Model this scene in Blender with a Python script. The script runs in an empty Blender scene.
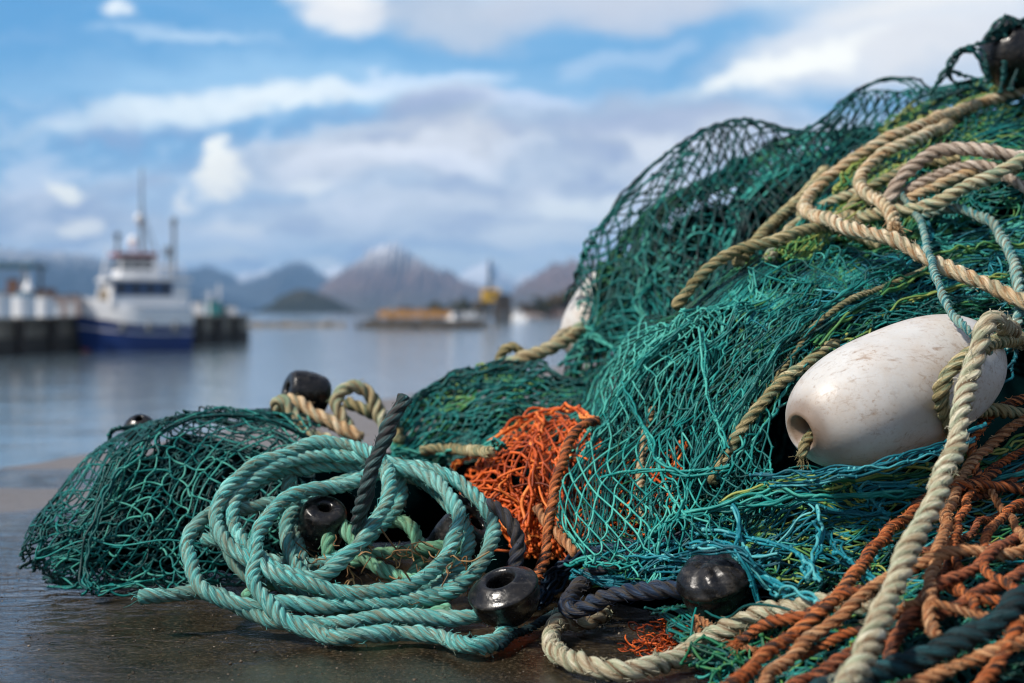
import bpy, bmesh, math, random
import numpy as np
from mathutils import Vector, Matrix, noise as mnoise

scn = bpy.context.scene
COL = scn.collection
F = 1422.0          # focal length of the photograph in its own pixels (50 mm on a 36 mm sensor)
CX, HY = 512.0, 311.0
CAMZ = 0.32
rng = np.random.default_rng(11)
random.seed(4)

# ------------------------------------------------------------------ tagging
def tag(o, label=None, cat=None, group=None, kind=None):
    if label: o['label'] = label
    if cat: o['category'] = cat
    if group: o['group'] = group
    if kind: o['kind'] = kind
    return o

def empty(name, loc=(0, 0, 0), rz=0.0):
    o = bpy.data.objects.new(name, None)
    o.location = loc; o.rotation_euler = (0, 0, rz)
    o.empty_display_size = 0.05
    COL.objects.link(o)
    return o

# ------------------------------------------------------------------ mesh building with numpy
def new_mesh(name, verts, faces, mat, parent=None, attrs=None, smooth=True, loc=None):
    """verts (n,3) in world space, faces: list of (m,k) int arrays, all for ONE object"""
    verts = np.asarray(verts, dtype=np.float32)
    if loc is None:
        loc = Vector((0, 0, 0)) if parent is None else parent.location.copy()
    if parent is not None and parent.rotation_euler.z != 0 and not attrs == 'local':
        pass
    me = bpy.data.meshes.new(name)
    if isinstance(faces, np.ndarray): faces = [faces]
    faces = [np.asarray(f, dtype=np.int32) for f in faces if len(f)]
    nl = sum(f.size for f in faces); npoly = sum(len(f) for f in faces)
    me.vertices.add(len(verts)); me.loops.add(nl); me.polygons.add(npoly)
    v2 = verts - np.array(loc, dtype=np.float32)
    me.vertices.foreach_set('co', v2.ravel())
    me.loops.foreach_set('vertex_index', np.concatenate([f.ravel() for f in faces]))
    sizes = np.concatenate([np.full(len(f), f.shape[1], dtype=np.int32) for f in faces])
    starts = np.concatenate([[0], np.cumsum(sizes)[:-1]]).astype(np.int32)
    me.polygons.foreach_set('loop_start', starts)
    me.polygons.foreach_set('loop_total', sizes)
    me.polygons.foreach_set('use_smooth', np.full(npoly, smooth, dtype=bool))
    if attrs and attrs != 'local':
        for k, a in attrs.items():
            a = np.asarray(a, dtype=np.float32)
            if a.ndim == 1:
                at = me.attributes.new(k, 'FLOAT', 'POINT'); at.data.foreach_set('value', a)
            else:
                at = me.attributes.new(k, 'FLOAT_VECTOR', 'POINT'); at.data.foreach_set('vector', a.ravel())
    me.update(calc_edges=True); me.validate()
    if mat: me.materials.append(mat)
    o = bpy.data.objects.new(name, me)
    COL.objects.link(o)
    if parent is not None:
        o.parent = parent
    else:
        o.location = loc
    return o

def bm_obj(name, bm, mat, parent=None, smooth=False, loc=(0, 0, 0)):
    me = bpy.data.meshes.new(name)
    bmesh.ops.recalc_face_normals(bm, faces=bm.faces[:])
    bm.to_mesh(me); bm.free()
    if mat: me.materials.append(mat)
    me.polygons.foreach_set('use_smooth', np.full(len(me.polygons), smooth, dtype=bool))
    o = bpy.data.objects.new(name, me)
    COL.objects.link(o)
    o.parent = parent; o.location = loc
    return o

def bx(bm, c, s, rz=0.0, bev=0.0, taper=1.0):
    """box centre c, full size s, added to bm"""
    r = bmesh.ops.create_cube(bm, size=1.0)
    vs = r['verts']
    for v in vs:
        t = taper if v.co.z > 0 else 1.0
        v.co = Vector((v.co.x * s[0] * t, v.co.y * s[1] * t, v.co.z * s[2]))
    if bev:
        es = list({e for v in vs for e in v.link_edges})
        rb = bmesh.ops.bevel(bm, geom=es, offset=bev, segments=2, affect='EDGES')
        vs = list({v for f in rb['faces'] for v in f.verts} | {v for v in vs if v.is_valid})
    M = Matrix.Translation(c) @ Matrix.Rotation(rz, 4, 'Z')
    for v in vs: v.co = M @ v.co

def cyl(bm, a, b, r0, r1=None, n=12):
    a, b = Vector(a), Vector(b); r1 = r0 if r1 is None else r1
    d = b - a; L = d.length
    M = Matrix.Translation((a + b) / 2) @ d.to_track_quat('Z', 'Y').to_matrix().to_4x4()
    bmesh.ops.create_cone(bm, cap_ends=True, segments=n, radius1=r0, radius2=max(r1, 1e-4), depth=L, matrix=M)

def ball(bm, c, r, n=12, sz=(1, 1, 1)):
    M = Matrix.Translation(c) @ Matrix.Diagonal((sz[0], sz[1], sz[2], 1))
    bmesh.ops.create_uvsphere(bm, u_segments=n, v_segments=n // 2 + 2, radius=r, matrix=M)

# ------------------------------------------------------------------ layout helpers
def P(px, py, Y):
    px, py, Y = np.asarray(px, float), np.asarray(py, float), np.asarray(Y, float)
    return np.stack([(px - CX) * Y / F, Y + 0 * px, CAMZ + (HY - py) * Y / F], -1)

# the heap: lobes as ellipsoids (centre, radii)
LOBES = {
 'left':   [((-.405, 1.86, .055), (.175, .20, .125)), ((-.51, 1.735, .035), (.075, .09, .055)), ((-.30, 1.84, .03), (.12, .2, .12))],
 'mid':    [((-.02, 2.16, .07), (.16, .20, .150)), ((-.22, 2.06, .04), (.17, .18, .105)), ((.10, 2.05, .07), (.12, .18, .13))],
 'back':   [((.335, 2.38, .24), (.20, .27, .285)), ((.56, 2.44, .32), (.30, .28, .30)), ((.87, 2.45, .33), (.36, .36, .38)), ((.22, 2.2, .08), (.17, .24, .17))],
 'front':  [((.385, 1.88, .09), (.29, .38, .31)), ((.38, 1.64, .01), (.32, .28, .185)), ((.72, 2.1, .2), (.42, .43, .375)), ((.62, 1.77, .14), (.28, .29, .235))],
 'orange': [((.025, 1.74, .045), (.085, .10, .095))],
 'low':    [((.53, 1.22, -.03), (.33, .2, .125)), ((.30, 1.36, -.02), (.2, .12, .075))],
 'coil':   [((-.13, 1.66, .0), (.14, .12, .10))],
}
ALL = [e for k in LOBES for e in LOBES[k]]
def ell(p, e):
    c, r = np.array(e[0]), np.array(e[1])
    q = p - c
    k0 = np.linalg.norm(q / r, axis=-1) + 1e-9
    k1 = np.linalg.norm(q / (r * r), axis=-1) + 1e-9
    return k0 * (k0 - 1.0) / k1
def sdf(p, es=None, k=0.018):
    es = ALL if es is None else es
    d = np.stack([ell(p, e) for e in es], 0)
    m = d.min(0)
    s = m - k * np.log(np.exp(-(d - m) / k).sum(0))
    return np.minimum(s, p[..., 2] + .0)      # the quay itself
def sgrad(p, es=None):
    h = 2e-3
    g = np.stack([sdf(p + np.eye(3)[i] * h, es) - sdf(p - np.eye(3)[i] * h, es) for i in range(3)], -1)
    return g / (np.linalg.norm(g, axis=-1, keepdims=True) + 1e-9)
def march(px, py, lift, es=None, ymin=.85, ymax=3.2):
    px, py, lift = np.broadcast_arrays(np.asarray(px, float), np.asarray(py, float), np.asarray(lift, float))
    Ys = np.linspace(ymin, ymax, 900)
    pts = P(px[..., None] + 0 * Ys, py[..., None] + 0 * Ys, Ys)
    d = sdf(pts, es) - lift[..., None]
    hit = d < 0
    first = np.argmax(hit, -1)
    miss = ~hit.any(-1)
    first = np.where(miss, np.argmin(d, -1), first)
    return P(px, py, Ys[first])

def cr(pts, n=None, step=None, closed=False):
    """Catmull-Rom through pts (centripetal-ish), resampled evenly"""
    p = np.asarray(pts, float)
    ext = np.vstack([2 * p[0] - p[1], p, 2 * p[-1] - p[-2]])
    out = []
    for i in range(len(p) - 1):
        p0, p1, p2, p3 = ext[i:i + 4]
        t = np.linspace(0, 1, 24, endpoint=False)[:, None]
        out.append(.5 * ((2 * p1) + (-p0 + p2) * t + (2 * p0 - 5 * p1 + 4 * p2 - p3) * t ** 2 + (-p0 + 3 * p1 - 3 * p2 + p3) * t ** 3))
    out = np.vstack(out + [p[-1:]])
    s = np.concatenate([[0], np.cumsum(np.linalg.norm(np.diff(out, axis=0), axis=1))])
    if n is None: n = max(4, int(s[-1] / step) + 1)
    q = np.linspace(0, s[-1], n)
    r = np.stack([np.interp(q, s, out[:, k]) for k in range(3)], -1)
    return r, q

def frames(p):
    t = np.gradient(p, axis=0); t /= np.linalg.norm(t, axis=1, keepdims=True) + 1e-12
    n = np.zeros_like(p)
    v = np.cross(t[0], [0.3, 0.2, 1.0]); v /= np.linalg.norm(v)
    for i in range(len(p)):
        v = v - t[i] * np.dot(v, t[i]); v /= np.linalg.norm(v) + 1e-12
        n[i] = v
    return t, n, np.cross(t, n)

def sines(seed, nk, lo, hi, dims=1):
    r = np.random.default_rng(seed)
    k = r.normal(size=(nk, dims)); k /= np.linalg.norm(k, axis=1, keepdims=True)
    k *= r.uniform(lo, hi, (nk, 1)); ph = r.uniform(0, 6.283, nk)
    def f(x):
        x = np.asarray(x, float)
        if dims == 1: x = x[..., None]
        return np.sin(x @ k.T + ph).sum(-1) / math.sqrt(nk / 2.0)
    return f

class Geo:
    """collects tubes, blobs and ribbons for ONE mesh object"""
    def __init__(s): s.v = []; s.q = []; s.t = []; s.a = {}; s.n = 0; 
    def add(s, v, quads=None, tris=None, **attrs):
        s.v.append(v)
        if quads is not None and len(quads): s.q.append(np.asarray(quads) + s.n)
        if tris is not None and len(tris): s.t.append(np.asarray(tris) + s.n)
        for k, a in attrs.items(): s.a.setdefault(k, []).append(a)
        s.n += len(v)
    def build(s, name, mat, parent=None):
        fs = []
        if s.q: fs.append(np.vstack(s.q))
        if s.t: fs.append(np.vstack(s.t))
        at = {k: np.concatenate(a) for k, a in s.a.items()}
        return new_mesh(name, np.vstack(s.v), fs, mat, parent, at)

def bars(geo, pts, rad, sides=5, tint=None):
    """pts (N,K,3): N short tubes; rad scalar or (N,) ; tint (N,)"""
    N, K = pts.shape[:2]
    t = np.gradient(pts, axis=1); t /= np.linalg.norm(t, axis=-1, keepdims=True) + 1e-12
    ref = rng.normal(size=(N, 1, 3))
    n = np.cross(t, ref); n /= np.linalg.norm(n, axis=-1, keepdims=True) + 1e-12
    b = np.cross(t, n)
    a = np.arange(sides) * 2 * math.pi / sides
    rad = np.broadcast_to(np.asarray(rad, float).reshape(-1, 1, 1, 1), (N, 1, 1, 1))
    v = pts[:, :, None] + rad * (np.cos(a)[None, None, :, None] * n[:, :, None] + np.sin(a)[None, None, :, None] * b[:, :, None])
    base = (np.arange(N) * K * sides)[:, None, None]
    k = np.arange(K - 1)[None, :, None] * sides
    j = np.arange(sides)[None, None, :]; j2 = (j + 1) % sides
    q = np.stack([base + k + j, base + k + j2, base + k + sides + j2, base + k + sides + j], -1).reshape(-1, 4)
    tint = np.zeros(N) if tint is None else tint
    geo.add(v.reshape(-1, 3), quads=q, tint=np.repeat(tint, K * sides))

_ib = bmesh.new(); bmesh.ops.create_icosphere(_ib, subdivisions=1, radius=1.0)
_ib.verts.ensure_lookup_table()
ICO_V = np.array([v.co[:] for v in _ib.verts]); ICO_F = np.array([[v.index for v in f.verts] for f in _ib.faces]); _ib.free()
def blobs(geo, c, r, tint=None):
    N = len(c)
    sc = rng.uniform(.75, 1.35, (N, 1, 3)) * np.asarray(r, float).reshape(-1, 1, 1)
    jit = 1 + rng.normal(0, .12, (N, len(ICO_V), 1))
    v = c[:, None] + ICO_V[None] * sc * jit
    f = (ICO_F[None] + (np.arange(N) * len(ICO_V))[:, None, None]).reshape(-1, 3)
    tint = np.zeros(N) if tint is None else tint
    geo.add(v.reshape(-1, 3), tris=f, tint=np.repeat(tint, len(ICO_V)))

# ------------------------------------------------------------------ materials
def mat_new(name):
    m = bpy.data.materials.new(name); m.use_nodes = True
    nt = m.node_tree; nt.nodes.clear()
    out = nt.nodes.new('ShaderNodeOutputMaterial'); bs = nt.nodes.new('ShaderNodeBsdfPrincipled')
    nt.links.new(bs.outputs[0], out.inputs[0])
    return m, nt, bs
class N:
    def __init__(s, nt): s.nt = nt
    def lk(s, sock, v):
        if hasattr(v, 'is_output') or hasattr(v, 'links'): s.nt.links.new(v, sock)
        else: sock.default_value = v
    def noise(s, vec=None, scale=5., detail=4., rough=.55, dist=0., out='Fac'):
        n = s.nt.nodes.new('ShaderNodeTexNoise')
        if vec is not None: s.nt.links.new(vec, n.inputs['Vector'])
        n.inputs['Scale'].default_value = scale; n.inputs['Detail'].default_value = detail
        n.inputs['Roughness'].default_value = rough; n.inputs['Distortion'].default_value = dist
        return n.outputs[out]
    def math(s, op, a, b=0., c=0., clamp=False):
        n = s.nt.nodes.new('ShaderNodeMath'); n.operation = op; n.use_clamp = clamp
        s.lk(n.inputs[0], a); s.lk(n.inputs[1], b)
        if op in ('MULTIPLY_ADD', 'SMOOTH_MIN'): s.lk(n.inputs[2], c)
        return n.outputs[0]
    def vm(s, op, a, b=(0, 0, 0)):
        n = s.nt.nodes.new('ShaderNodeVectorMath'); n.operation = op
        s.lk(n.inputs[0], a); s.lk(n.inputs[1], b)
        return n.outputs['Value'] if op in ('LENGTH', 'DOT_PRODUCT') else n.outputs[0]
    def ramp(s, fac, stops, mode='LINEAR'):
        n = s.nt.nodes.new('ShaderNodeValToRGB'); n.color_ramp.interpolation = mode
        els = n.color_ramp.elements
        while len(els) < len(stops): els.new(.5)
        for e, (p, c) in zip(els, stops):
            e.position = p
            e.color = (c, c, c, 1) if isinstance(c, (int, float)) else (c[0], c[1], c[2], 1)
        s.lk(n.inputs[0], fac)
        return n.outputs[0]
    def mix(s, fac, a, b, mode='MIX'):
        n = s.nt.nodes.new('ShaderNodeMix'); n.data_type = 'RGBA'; n.blend_type = mode
        s.lk(n.inputs[0], fac)
        for sk, v in ((n.inputs[6], a), (n.inputs[7], b)):
            if isinstance(v, tuple): sk.default_value = (v[0], v[1], v[2], 1)
            else: s.nt.links.new(v, sk)
        return n.outputs[2]
    def attr(s, name, out='Fac'):
        n = s.nt.nodes.new('ShaderNodeAttribute'); n.attribute_name = name
        return n.outputs[out]
    def coord(s, out='Object'):
        return s.nt.nodes.new('ShaderNodeTexCoord').outputs[out]
    def pos(s): return s.nt.nodes.new('ShaderNodeNewGeometry').outputs['Position']
    def sep(s, v):
        n = s.nt.nodes.new('ShaderNodeSeparateXYZ'); s.nt.links.new(v, n.inputs[0]); return n.outputs
    def comb(s, x, y, z=0.):
        n = s.nt.nodes.new('ShaderNodeCombineXYZ')
        for i, v in enumerate((x, y, z)): s.lk(n.inputs[i], v)
        return n.outputs[0]
    def bump(s, h, strength=.3, dist=.002, normal=None):
        n = s.nt.nodes.new('ShaderNodeBump'); n.inputs['Strength'].default_value = strength
        n.inputs['Distance'].default_value = dist; s.nt.links.new(h, n.inputs['Height'])
        if normal is not None: s.nt.links.new(normal, n.inputs['Normal'])
        return n.outputs[0]

def mat_plain(name, col, rough=.6, var=.25, scale=6., metal=0.):
    m, nt, bs = mat_new(name); n = N(nt)
    f = n.noise(n.coord('Object'), scale, 5)
    c = n.mix(n.ramp(f, [(.3, 0.), (.7, 1.)]), tuple(x * (1 - var) for x in col), tuple(min(1, x * (1 + var)) for x in col))
    nt.links.new(c, bs.inputs['Base Color'])
    bs.inputs['Roughness'].default_value = rough; bs.inputs['Metallic'].default_value = metal
    return m

def mat_net(name, stops, rough=.5, dirt=(.05, .045, .03)):
    """twine: colour by strand ('tint'), patches of fading along the net, fine fibre streaks"""
    m, nt, bs = mat_new(name); n = N(nt)
    bs.inputs['Coat Weight'].default_value = 0.
    t = n.attr('tint')
    p = n.pos()
    f = n.math('ADD', t, n.math('MULTIPLY', n.math('SUBTRACT', n.noise(p, 60, 4), .5), .5))
    f = n.math('ADD', f, n.math('MULTIPLY', n.math('SUBTRACT', n.noise(p, 11, 3, .6), .5), .75))
    c = n.ramp(f, stops)
    d = n.ramp(n.noise(p, 140, 5, .7), [(.60, 0.), (.78, .5)])
    c = n.mix(d, c, dirt)
    nt.links.new(c, bs.inputs['Base Color'])
    bs.inputs['Roughness'].default_value = rough
    bs.inputs['Specular IOR Level'].default_value = .3
    nt.links.new(n.bump(n.noise(p, 900, 3), .5, .0006), bs.inputs['Normal'])
    return m

def mat_rope(name, cols, stain=(.12, .08, .045), stain_amt=.5, fleck=None, fleck_amt=0., rough=.62):
    """laid rope: 'rc' = (metres along, angle round one strand, strand number)"""
    m, nt, bs = mat_new(name); n = N(nt)
    rc = n.sep(n.attr('rc', 'Vector'))
    p = n.pos()
    # yarns run along the strand, slightly slanted
    u = n.math('ADD', n.math('MULTIPLY', rc[1], 1.5), n.math('MULTIPLY', rc[0], 110.))
    fib = n.noise(n.comb(n.math('MULTIPLY', rc[0], 40.), n.math('MULTIPLY', u, 3.2), n.math('MULTIPLY', rc[2], 7.3)), 1.0, 4, .65)
    big = n.noise(n.comb(n.math('MULTIPLY', rc[0], 14.), n.math('MULTIPLY', rc[1], .5), n.math('MULTIPLY', rc[2], 3.1)), 1.0, 3)
    f = n.math('ADD', n.math('MULTIPLY', fib, .68), n.math('MULTIPLY', big, .32))
    c = n.ramp(f, [(.38, cols[0]), (.49, cols[1]), (.60, cols[2])])
    # each strand has weathered a little differently
    sv = n.noise(n.comb(n.math('MULTIPLY', rc[0], 6.), 0.3, n.math('MULTIPLY', rc[2], 17.7)), 1.0, 3)
    c = n.mix(n.ramp(sv, [(.44, .0), (.66, .5)]), c, n.mix(.35, cols[0], stain))
    st = n.math('MULTIPLY', n.ramp(n.noise(n.comb(n.math('MULTIPLY', rc[0], 30.), n.math('MULTIPLY', u, 1.2), rc[2]), 1.3, 6, .7), [(.49, 0.), (.60, 1.)]), stain_amt)
    c = n.mix(st, c, stain)
    # bleached and grimy lengths
    fade = n.noise(n.comb(n.math('MULTIPLY', rc[0], 5.), 7.7, 1.3), 1.0, 4, .6)
    c = n.mix(n.ramp(fade, [(.54, 0.), (.72, .3)]), c, cols[2])
    c = n.mix(n.ramp(fade, [(.32, .5), (.46, 0.)]), c, n.mix(.5, cols[0], stain))
    # brown grit along the lay of the strands, darkened to paint in groove shade
    groove = n.math('MULTIPLY', n.ramp(n.math('ABSOLUTE', rc[1]), [(.46, 0.), (.76, 1.)]), n.ramp(n.noise(n.comb(n.math('MULTIPLY', rc[0], 60.), n.math('MULTIPLY', rc[1], 2.), n.math('MULTIPLY', rc[2], 5.)), 1.0, 4, .6), [(.38, 0.), (.54, .9)]))
    c = n.mix(groove, c, tuple(x * .55 for x in stain))
    if fleck:
        fl = n.math('MULTIPLY', n.ramp(n.noise(n.comb(n.math('MULTIPLY', rc[0], 45.), n.math('MULTIPLY', rc[1], .8), n.math('MULTIPLY', rc[2], 9.)), 1.0, 3, .5), [(.52, 0.), (.57, 1.)]), fleck_amt)
        c = n.mix(fl, c, fleck)
    nt.links.new(c, bs.inputs['Base Color'])
    bs.inputs['Roughness'].default_value = rough
    bs.inputs['Specular IOR Level'].default_value = .22
    h = n.math('ADD', fib, n.math('MULTIPLY', n.noise(p, 700, 3), .3))
    nt.links.new(n.bump(h, .9, .0022), bs.inputs['Normal'])
    return m

# ------------------------------------------------------------------ ropes
def rope_geo(geo, pts, R, sides=10, pitch=5.2, fuzz=1.0, seed=0, wob=.0, fray=(0, 0), strands=3, hand=1):
    r = np.random.default_rng(seed + 77)
    path, s = cr(pts, step=R * .26)
    if wob:
        for k in range(3): path[:, k] += wob * sines(seed * 7 + k, 5, 20, 110)(s)
    tn, nn, bb = frames(path)
    K = len(path)
    # cross-section: three strands bulging out of one another
    per = sides; sec = strands * per
    ph = (np.arange(sec) % per + .5) / per - .5        # -.5 .. .5 within a strand
    half = math.pi / strands
    a0, rho = (R * .43, R * .585) if strands == 3 else (R * .45, R * .553)
    phi = ph * 2 * half
    rad = a0 * np.cos(phi) + np.sqrt(np.maximum(rho ** 2 - (a0 * np.sin(phi)) ** 2, (R * .1) ** 2))
    th = (np.arange(sec) // per) * 2 * half + phi
    rv = 1 + .05 * sines(seed + 3, 6, 30, 160)(s)
    lay = 1 + .07 * sines(seed + 5, 5, 8, 60)(s)
    twist = hand * np.cumsum(np.concatenate([[0], np.diff(s)]) * lay) * 2 * math.pi / (pitch * R * 1.0) * 1.0
    ang = th[None] + twist[:, None]
    srad = 1 + .05 * np.stack([sines(seed * 3 + q, 5, 40, 200)(s) for q in range(strands)], 1)
    rr = rad[None] * rv[:, None] * np.repeat(srad, per, axis=1)
    # close the two ends
    rr[0] *= .55; rr[-1] *= .55
    v = path[:, None] + rr[..., None] * (np.cos(ang)[..., None] * nn[:, None] + np.sin(ang)[..., None] * bb[:, None])
    k = np.arange(K - 1)[:, None] * sec; j = np.arange(sec)[None]; j2 = (j + 1) % sec
    q = np.stack([k + j, k + j2, k + sec + j2, k + sec + j], -1).reshape(-1, 4)
    rc = np.stack([np.repeat(s, sec), np.tile(phi, K), np.tile(np.arange(sec) // per, K) + (seed % 13)], -1)
    v = v.reshape(-1, 3)
    nv = len(v)
    v = np.vstack([v, path[:1] - tn[:1] * R * .1, path[-1:] + tn[-1:] * R * .1])
    cap0 = np.stack([np.full(sec, nv), (np.arange(sec) + 1) % sec, np.arange(sec)], -1)
    cap1 = np.stack([np.full(sec, nv + 1), (K - 1) * sec + np.arange(sec), (K - 1) * sec + (np.arange(sec) + 1) % sec], -1)
    rc = np.vstack([rc, [[0, 0, 0]], [[s[-1], 0, 0]]])
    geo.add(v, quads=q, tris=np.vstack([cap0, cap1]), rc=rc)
    # loose fibres
    nf = int(fuzz * s[-1] * 420)
    ends = []
    if nf:
        i = r.integers(1, K - 1, nf); t0 = r.uniform(0, 6.283, nf)
        rdir = np.cos(t0)[:, None] * nn[i] + np.sin(t0)[:, None] * bb[i]
        st = path[i] + rdir * R * .93
        side = np.cross(tn[i], rdir)
        Lf = r.uniform(.25, 1.0, nf)[:, None] * R * 1.1
        d1 = tn[i] * r.choice([-1, 1], (nf, 1)) + side * r.normal(0, .6, (nf, 1)) + rdir * r.uniform(.1, .7, (nf, 1))
        d1 /= np.linalg.norm(d1, axis=1, keepdims=True)
        d2 = d1 + r.normal(0, .5, (nf, 3)); d2 /= np.linalg.norm(d2, axis=1, keepdims=True)
        ends.append((np.stack([st, st + d1 * Lf * .5, st + d1 * Lf * .5 + d2 * Lf * .5], 1), .00018 + r.random(nf) * .0002, s[i]))
    for e, idx, sg in ((0, 0, -1), (1, K - 1, 1)):
        if fray[e]:
            m = fray[e]; 
            off = r.normal(0, .45, (m, 3)) * R
            d = sg * tn[idx] + r.normal(0, .42, (m, 3)); d /= np.linalg.norm(d, axis=1, keepdims=True)
            Lf = r.uniform(.8, 2.4, m)[:, None] * R
            d2 = d + r.normal(0, .45, (m, 3)); d2 /= np.linalg.norm(d2, axis=1, keepdims=True)
            st = path[idx] + off
            ends.append((np.stack([st, st + d * Lf * .5, st + d * Lf * .5 + d2 * Lf * .5], 1), np.full(m, R * .05), np.full(m, s[idx])))
    for pts3, rd, ss in ends:
        g2 = Geo(); bars(g2, pts3, rd, 3)
        vv = np.vstack(g2.v); n9 = 9
        geo.add(vv, quads=np.vstack(g2.q), rc=np.stack([np.repeat(ss, n9), np.zeros(len(vv)), np.full(len(vv), 1.)], -1))
    return path

# ------------------------------------------------------------------ nets
def bspline_grid(C, S, T):
    """C (R,Cc,k) control grid, Catmull-Rom surface at S in [0,1] (columns) and T in [0,1] (rows)"""
    R_, C_ = C.shape[:2]
    E = np.concatenate([2 * C[:1] - C[1:2], C, 2 * C[-1:] - C[-2:-1]], 0)
    E = np.concatenate([2 * E[:, :1] - E[:, 1:2], E, 2 * E[:, -1:] - E[:, -2:-1]], 1)
    def w(x):
        return np.stack([-.5 * x + x ** 2 - .5 * x ** 3, 1 - 2.5 * x ** 2 + 1.5 * x ** 3, .5 * x + 2 * x ** 2 - 1.5 * x ** 3, -.5 * x ** 2 + .5 * x ** 3], -1)
    s = np.clip(S, 0, 1) * (C_ - 1); t = np.clip(T, 0, 1) * (R_ - 1)
    i = np.minimum(s.astype(int), C_ - 2); j = np.minimum(t.astype(int), R_ - 2)
    ws, wt = w(s - i), w(t - j)
    out = 0
    for a in range(4):
        for b in range(4):
            out = out + (wt[..., a] * ws[..., b])[..., None] * E[j + a, i + b]
    return out

def net_sheet(geo, rows, L, twine, E=.5, slack=1.15, seed=0, warp=.03, rough=.05, es=None, dmin=.006, iters=36,
              tint=(.5, .25), lift=.02, grav=.0007, knots=True, hold=.06, gather=0., sides=5, crease=.011, cseed=1, midn=.06, stray=0):
    """rows: control rows of (px,py[,lift[,dY]]) laid on the heap; the net is then relaxed like real twine:
    bars may go slack but not stretch, and nothing sinks into the heap"""
    r = np.random.default_rng(seed)
    if rows[0][-1][0] > 1040:      # the net runs on round the heap beyond the right edge
        rows = [list(row) + [(row[-1][0] + 95, row[-1][1] + (row[-1][1] - row[-2][1]) * .6) + tuple(row[-1][2:]), (row[-1][0] + 200, row[-1][1] + (row[-1][1] - row[-2][1]) * 1.1) + tuple(row[-1][2:])] for row in rows]
    C = []
    for row in rows:
        a = []
        for q in row:
            lf = q[2] if len(q) > 2 and q[2] is not None else lift
            p = march(q[0], q[1], lf, es)
            for _ in range(3):          # a point off the silhouette is brought back to its height above the heap
                d_ = float(sdf(p, es)) - lf
                if d_ > .003: p = p - sgrad(p[None], es)[0] * d_
            if len(q) > 3:
                p = p + np.array([0, q[3], q[4] if len(q) > 4 else 0.])
            a.append(p)
        C.append(a)
    C = np.array(C, float)
    Lu = np.linalg.norm(np.diff(C, axis=1), axis=-1).sum(1).mean()
    Lv = np.linalg.norm(np.diff(C, axis=0), axis=-1).sum(0).mean()
    nc = max(4, int(Lu / (2 * L * E) * slack)); nr = max(4, int(Lv / (L * math.sqrt(1 - E * E)) * slack))
    rr, cc = np.meshgrid(np.arange(nr), np.arange(nc), indexing='ij')
    S = (cc + .5 * (rr % 2) + .0) / (nc - .5); T = rr / (nr - 1)
    xy = np.stack([S * Lu / L, T * Lv / L], -1)      # in bar units
    w1, w2 = sines(seed + 1, 8, .12, .75, 2), sines(seed + 2, 8, .12, .75, 2)
    S2 = S + warp * w1(xy) * 1.0 ; T2 = T + warp * w2(xy) * (Lu / Lv) * .8
    if gather:
        g = sines(seed + 4, 5, .15, .5, 2)
        S2 = S2 + gather * np.sin(S * 2 * math.pi * 3 + 2 * g(xy)) / (2 * math.pi * 3)
    ed = np.minimum(np.minimum(S, 1 - S), np.minimum(T, 1 - T))
    X0 = bspline_grid(C, S2, T2)
    X = X0 + r.normal(0, rough * L, X0.shape)
    wig = .17 if lift != -1 and rough < .3 and hold < .3 else .08
    X = X + wig * L * np.stack([sines(seed + 70 + k, 9, .5, 1.7, 2)(xy) for k in range(3)], -1)
    # lumps in and out of the heap
    w3 = sines(seed + 9, 6, .25, .9, 2)
    lump = .32 if rough > .1 else .08
    gn = sgrad(X, es)
    X = X + gn * (w3(xy)[..., None] * L * lump)
    cz = sines(cseed + 60, 7, 22, 60, 3)(X0)
    X = X + gn * ((.75 - np.abs(cz)) * crease)[..., None]      # ridged creases shared by the folds of one net
    idx = np.arange(nr * nc).reshape(nr, nc)
    A, B = [], []
    for k in range(nr - 1):
        if k % 2 == 0:
            A += list(idx[k, :]); B += list(idx[k + 1, :])
            A += list(idx[k, 1:]); B += list(idx[k + 1, :-1])
        else:
            A += list(idx[k, :]); B += list(idx[k + 1, :])
            A += list(idx[k, :-1]); B += list(idx[k + 1, 1:])
    A, B = np.array(A), np.array(B)
    n0 = nr * nc
    X = X.reshape(-1, 3)
    Mid = (X[A] + X[B]) / 2 + r.normal(0, midn * L, (len(A), 3))
    X = np.vstack([X, Mid]); X0 = X.copy()
    M = n0 + np.arange(len(A))
    ea = np.concatenate([A, M]); eb = np.concatenate([M, B]); rest = L * .5 * r.uniform(.92, 1.12, len(A)); rest = np.concatenate([rest, rest])
    deg = np.bincount(np.concatenate([ea, eb]), minlength=len(X)).astype(float)
    for it in range(iters):
        X[:, 2] -= grav
        X += (X0 - X) * hold
        for _ in range(2):
            d = X[eb] - X[ea]; l = np.linalg.norm(d, axis=1) + 1e-9
            ex = np.maximum(l - rest, 0) / l
            ex = ex + np.minimum(l - rest * .22, 0) / l * .5
            c = d * (ex * .5)[:, None]
            dx = np.zeros_like(X)
            for k in range(3):
                dx[:, k] = np.bincount(ea, c[:, k], len(X)) - np.bincount(eb, c[:, k], len(X))
            X += dx / np.maximum(deg, 1)[:, None] * 1.5
        if it % 4 == 3 or it == iters - 1:
            dd = sdf(X, es)
            bad = dd < dmin
            if bad.any():
                g = sgrad(X[bad], es); X[bad] += g * (dmin - dd[bad])[:, None]
            X[:, 2] = np.maximum(X[:, 2], twine)
    p0, p1, p2 = X[A], X[M], X[B]
    t = np.linspace(0, 1, 5)[None, :, None]
    ctrl = 2 * p1 - .5 * (p0 + p2)
    pts = (1 - t) ** 2 * p0[:, None] + 2 * t * (1 - t) * ctrl[:, None] + t ** 2 * p2[:, None]
    tb = sines(seed + 20, 5, .05, .3, 2)(xy).ravel()
    tb = tint[0] + tint[1] * .6 * tb
    tbar = tb[A] + r.normal(0, tint[1] * .45, len(A))
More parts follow.
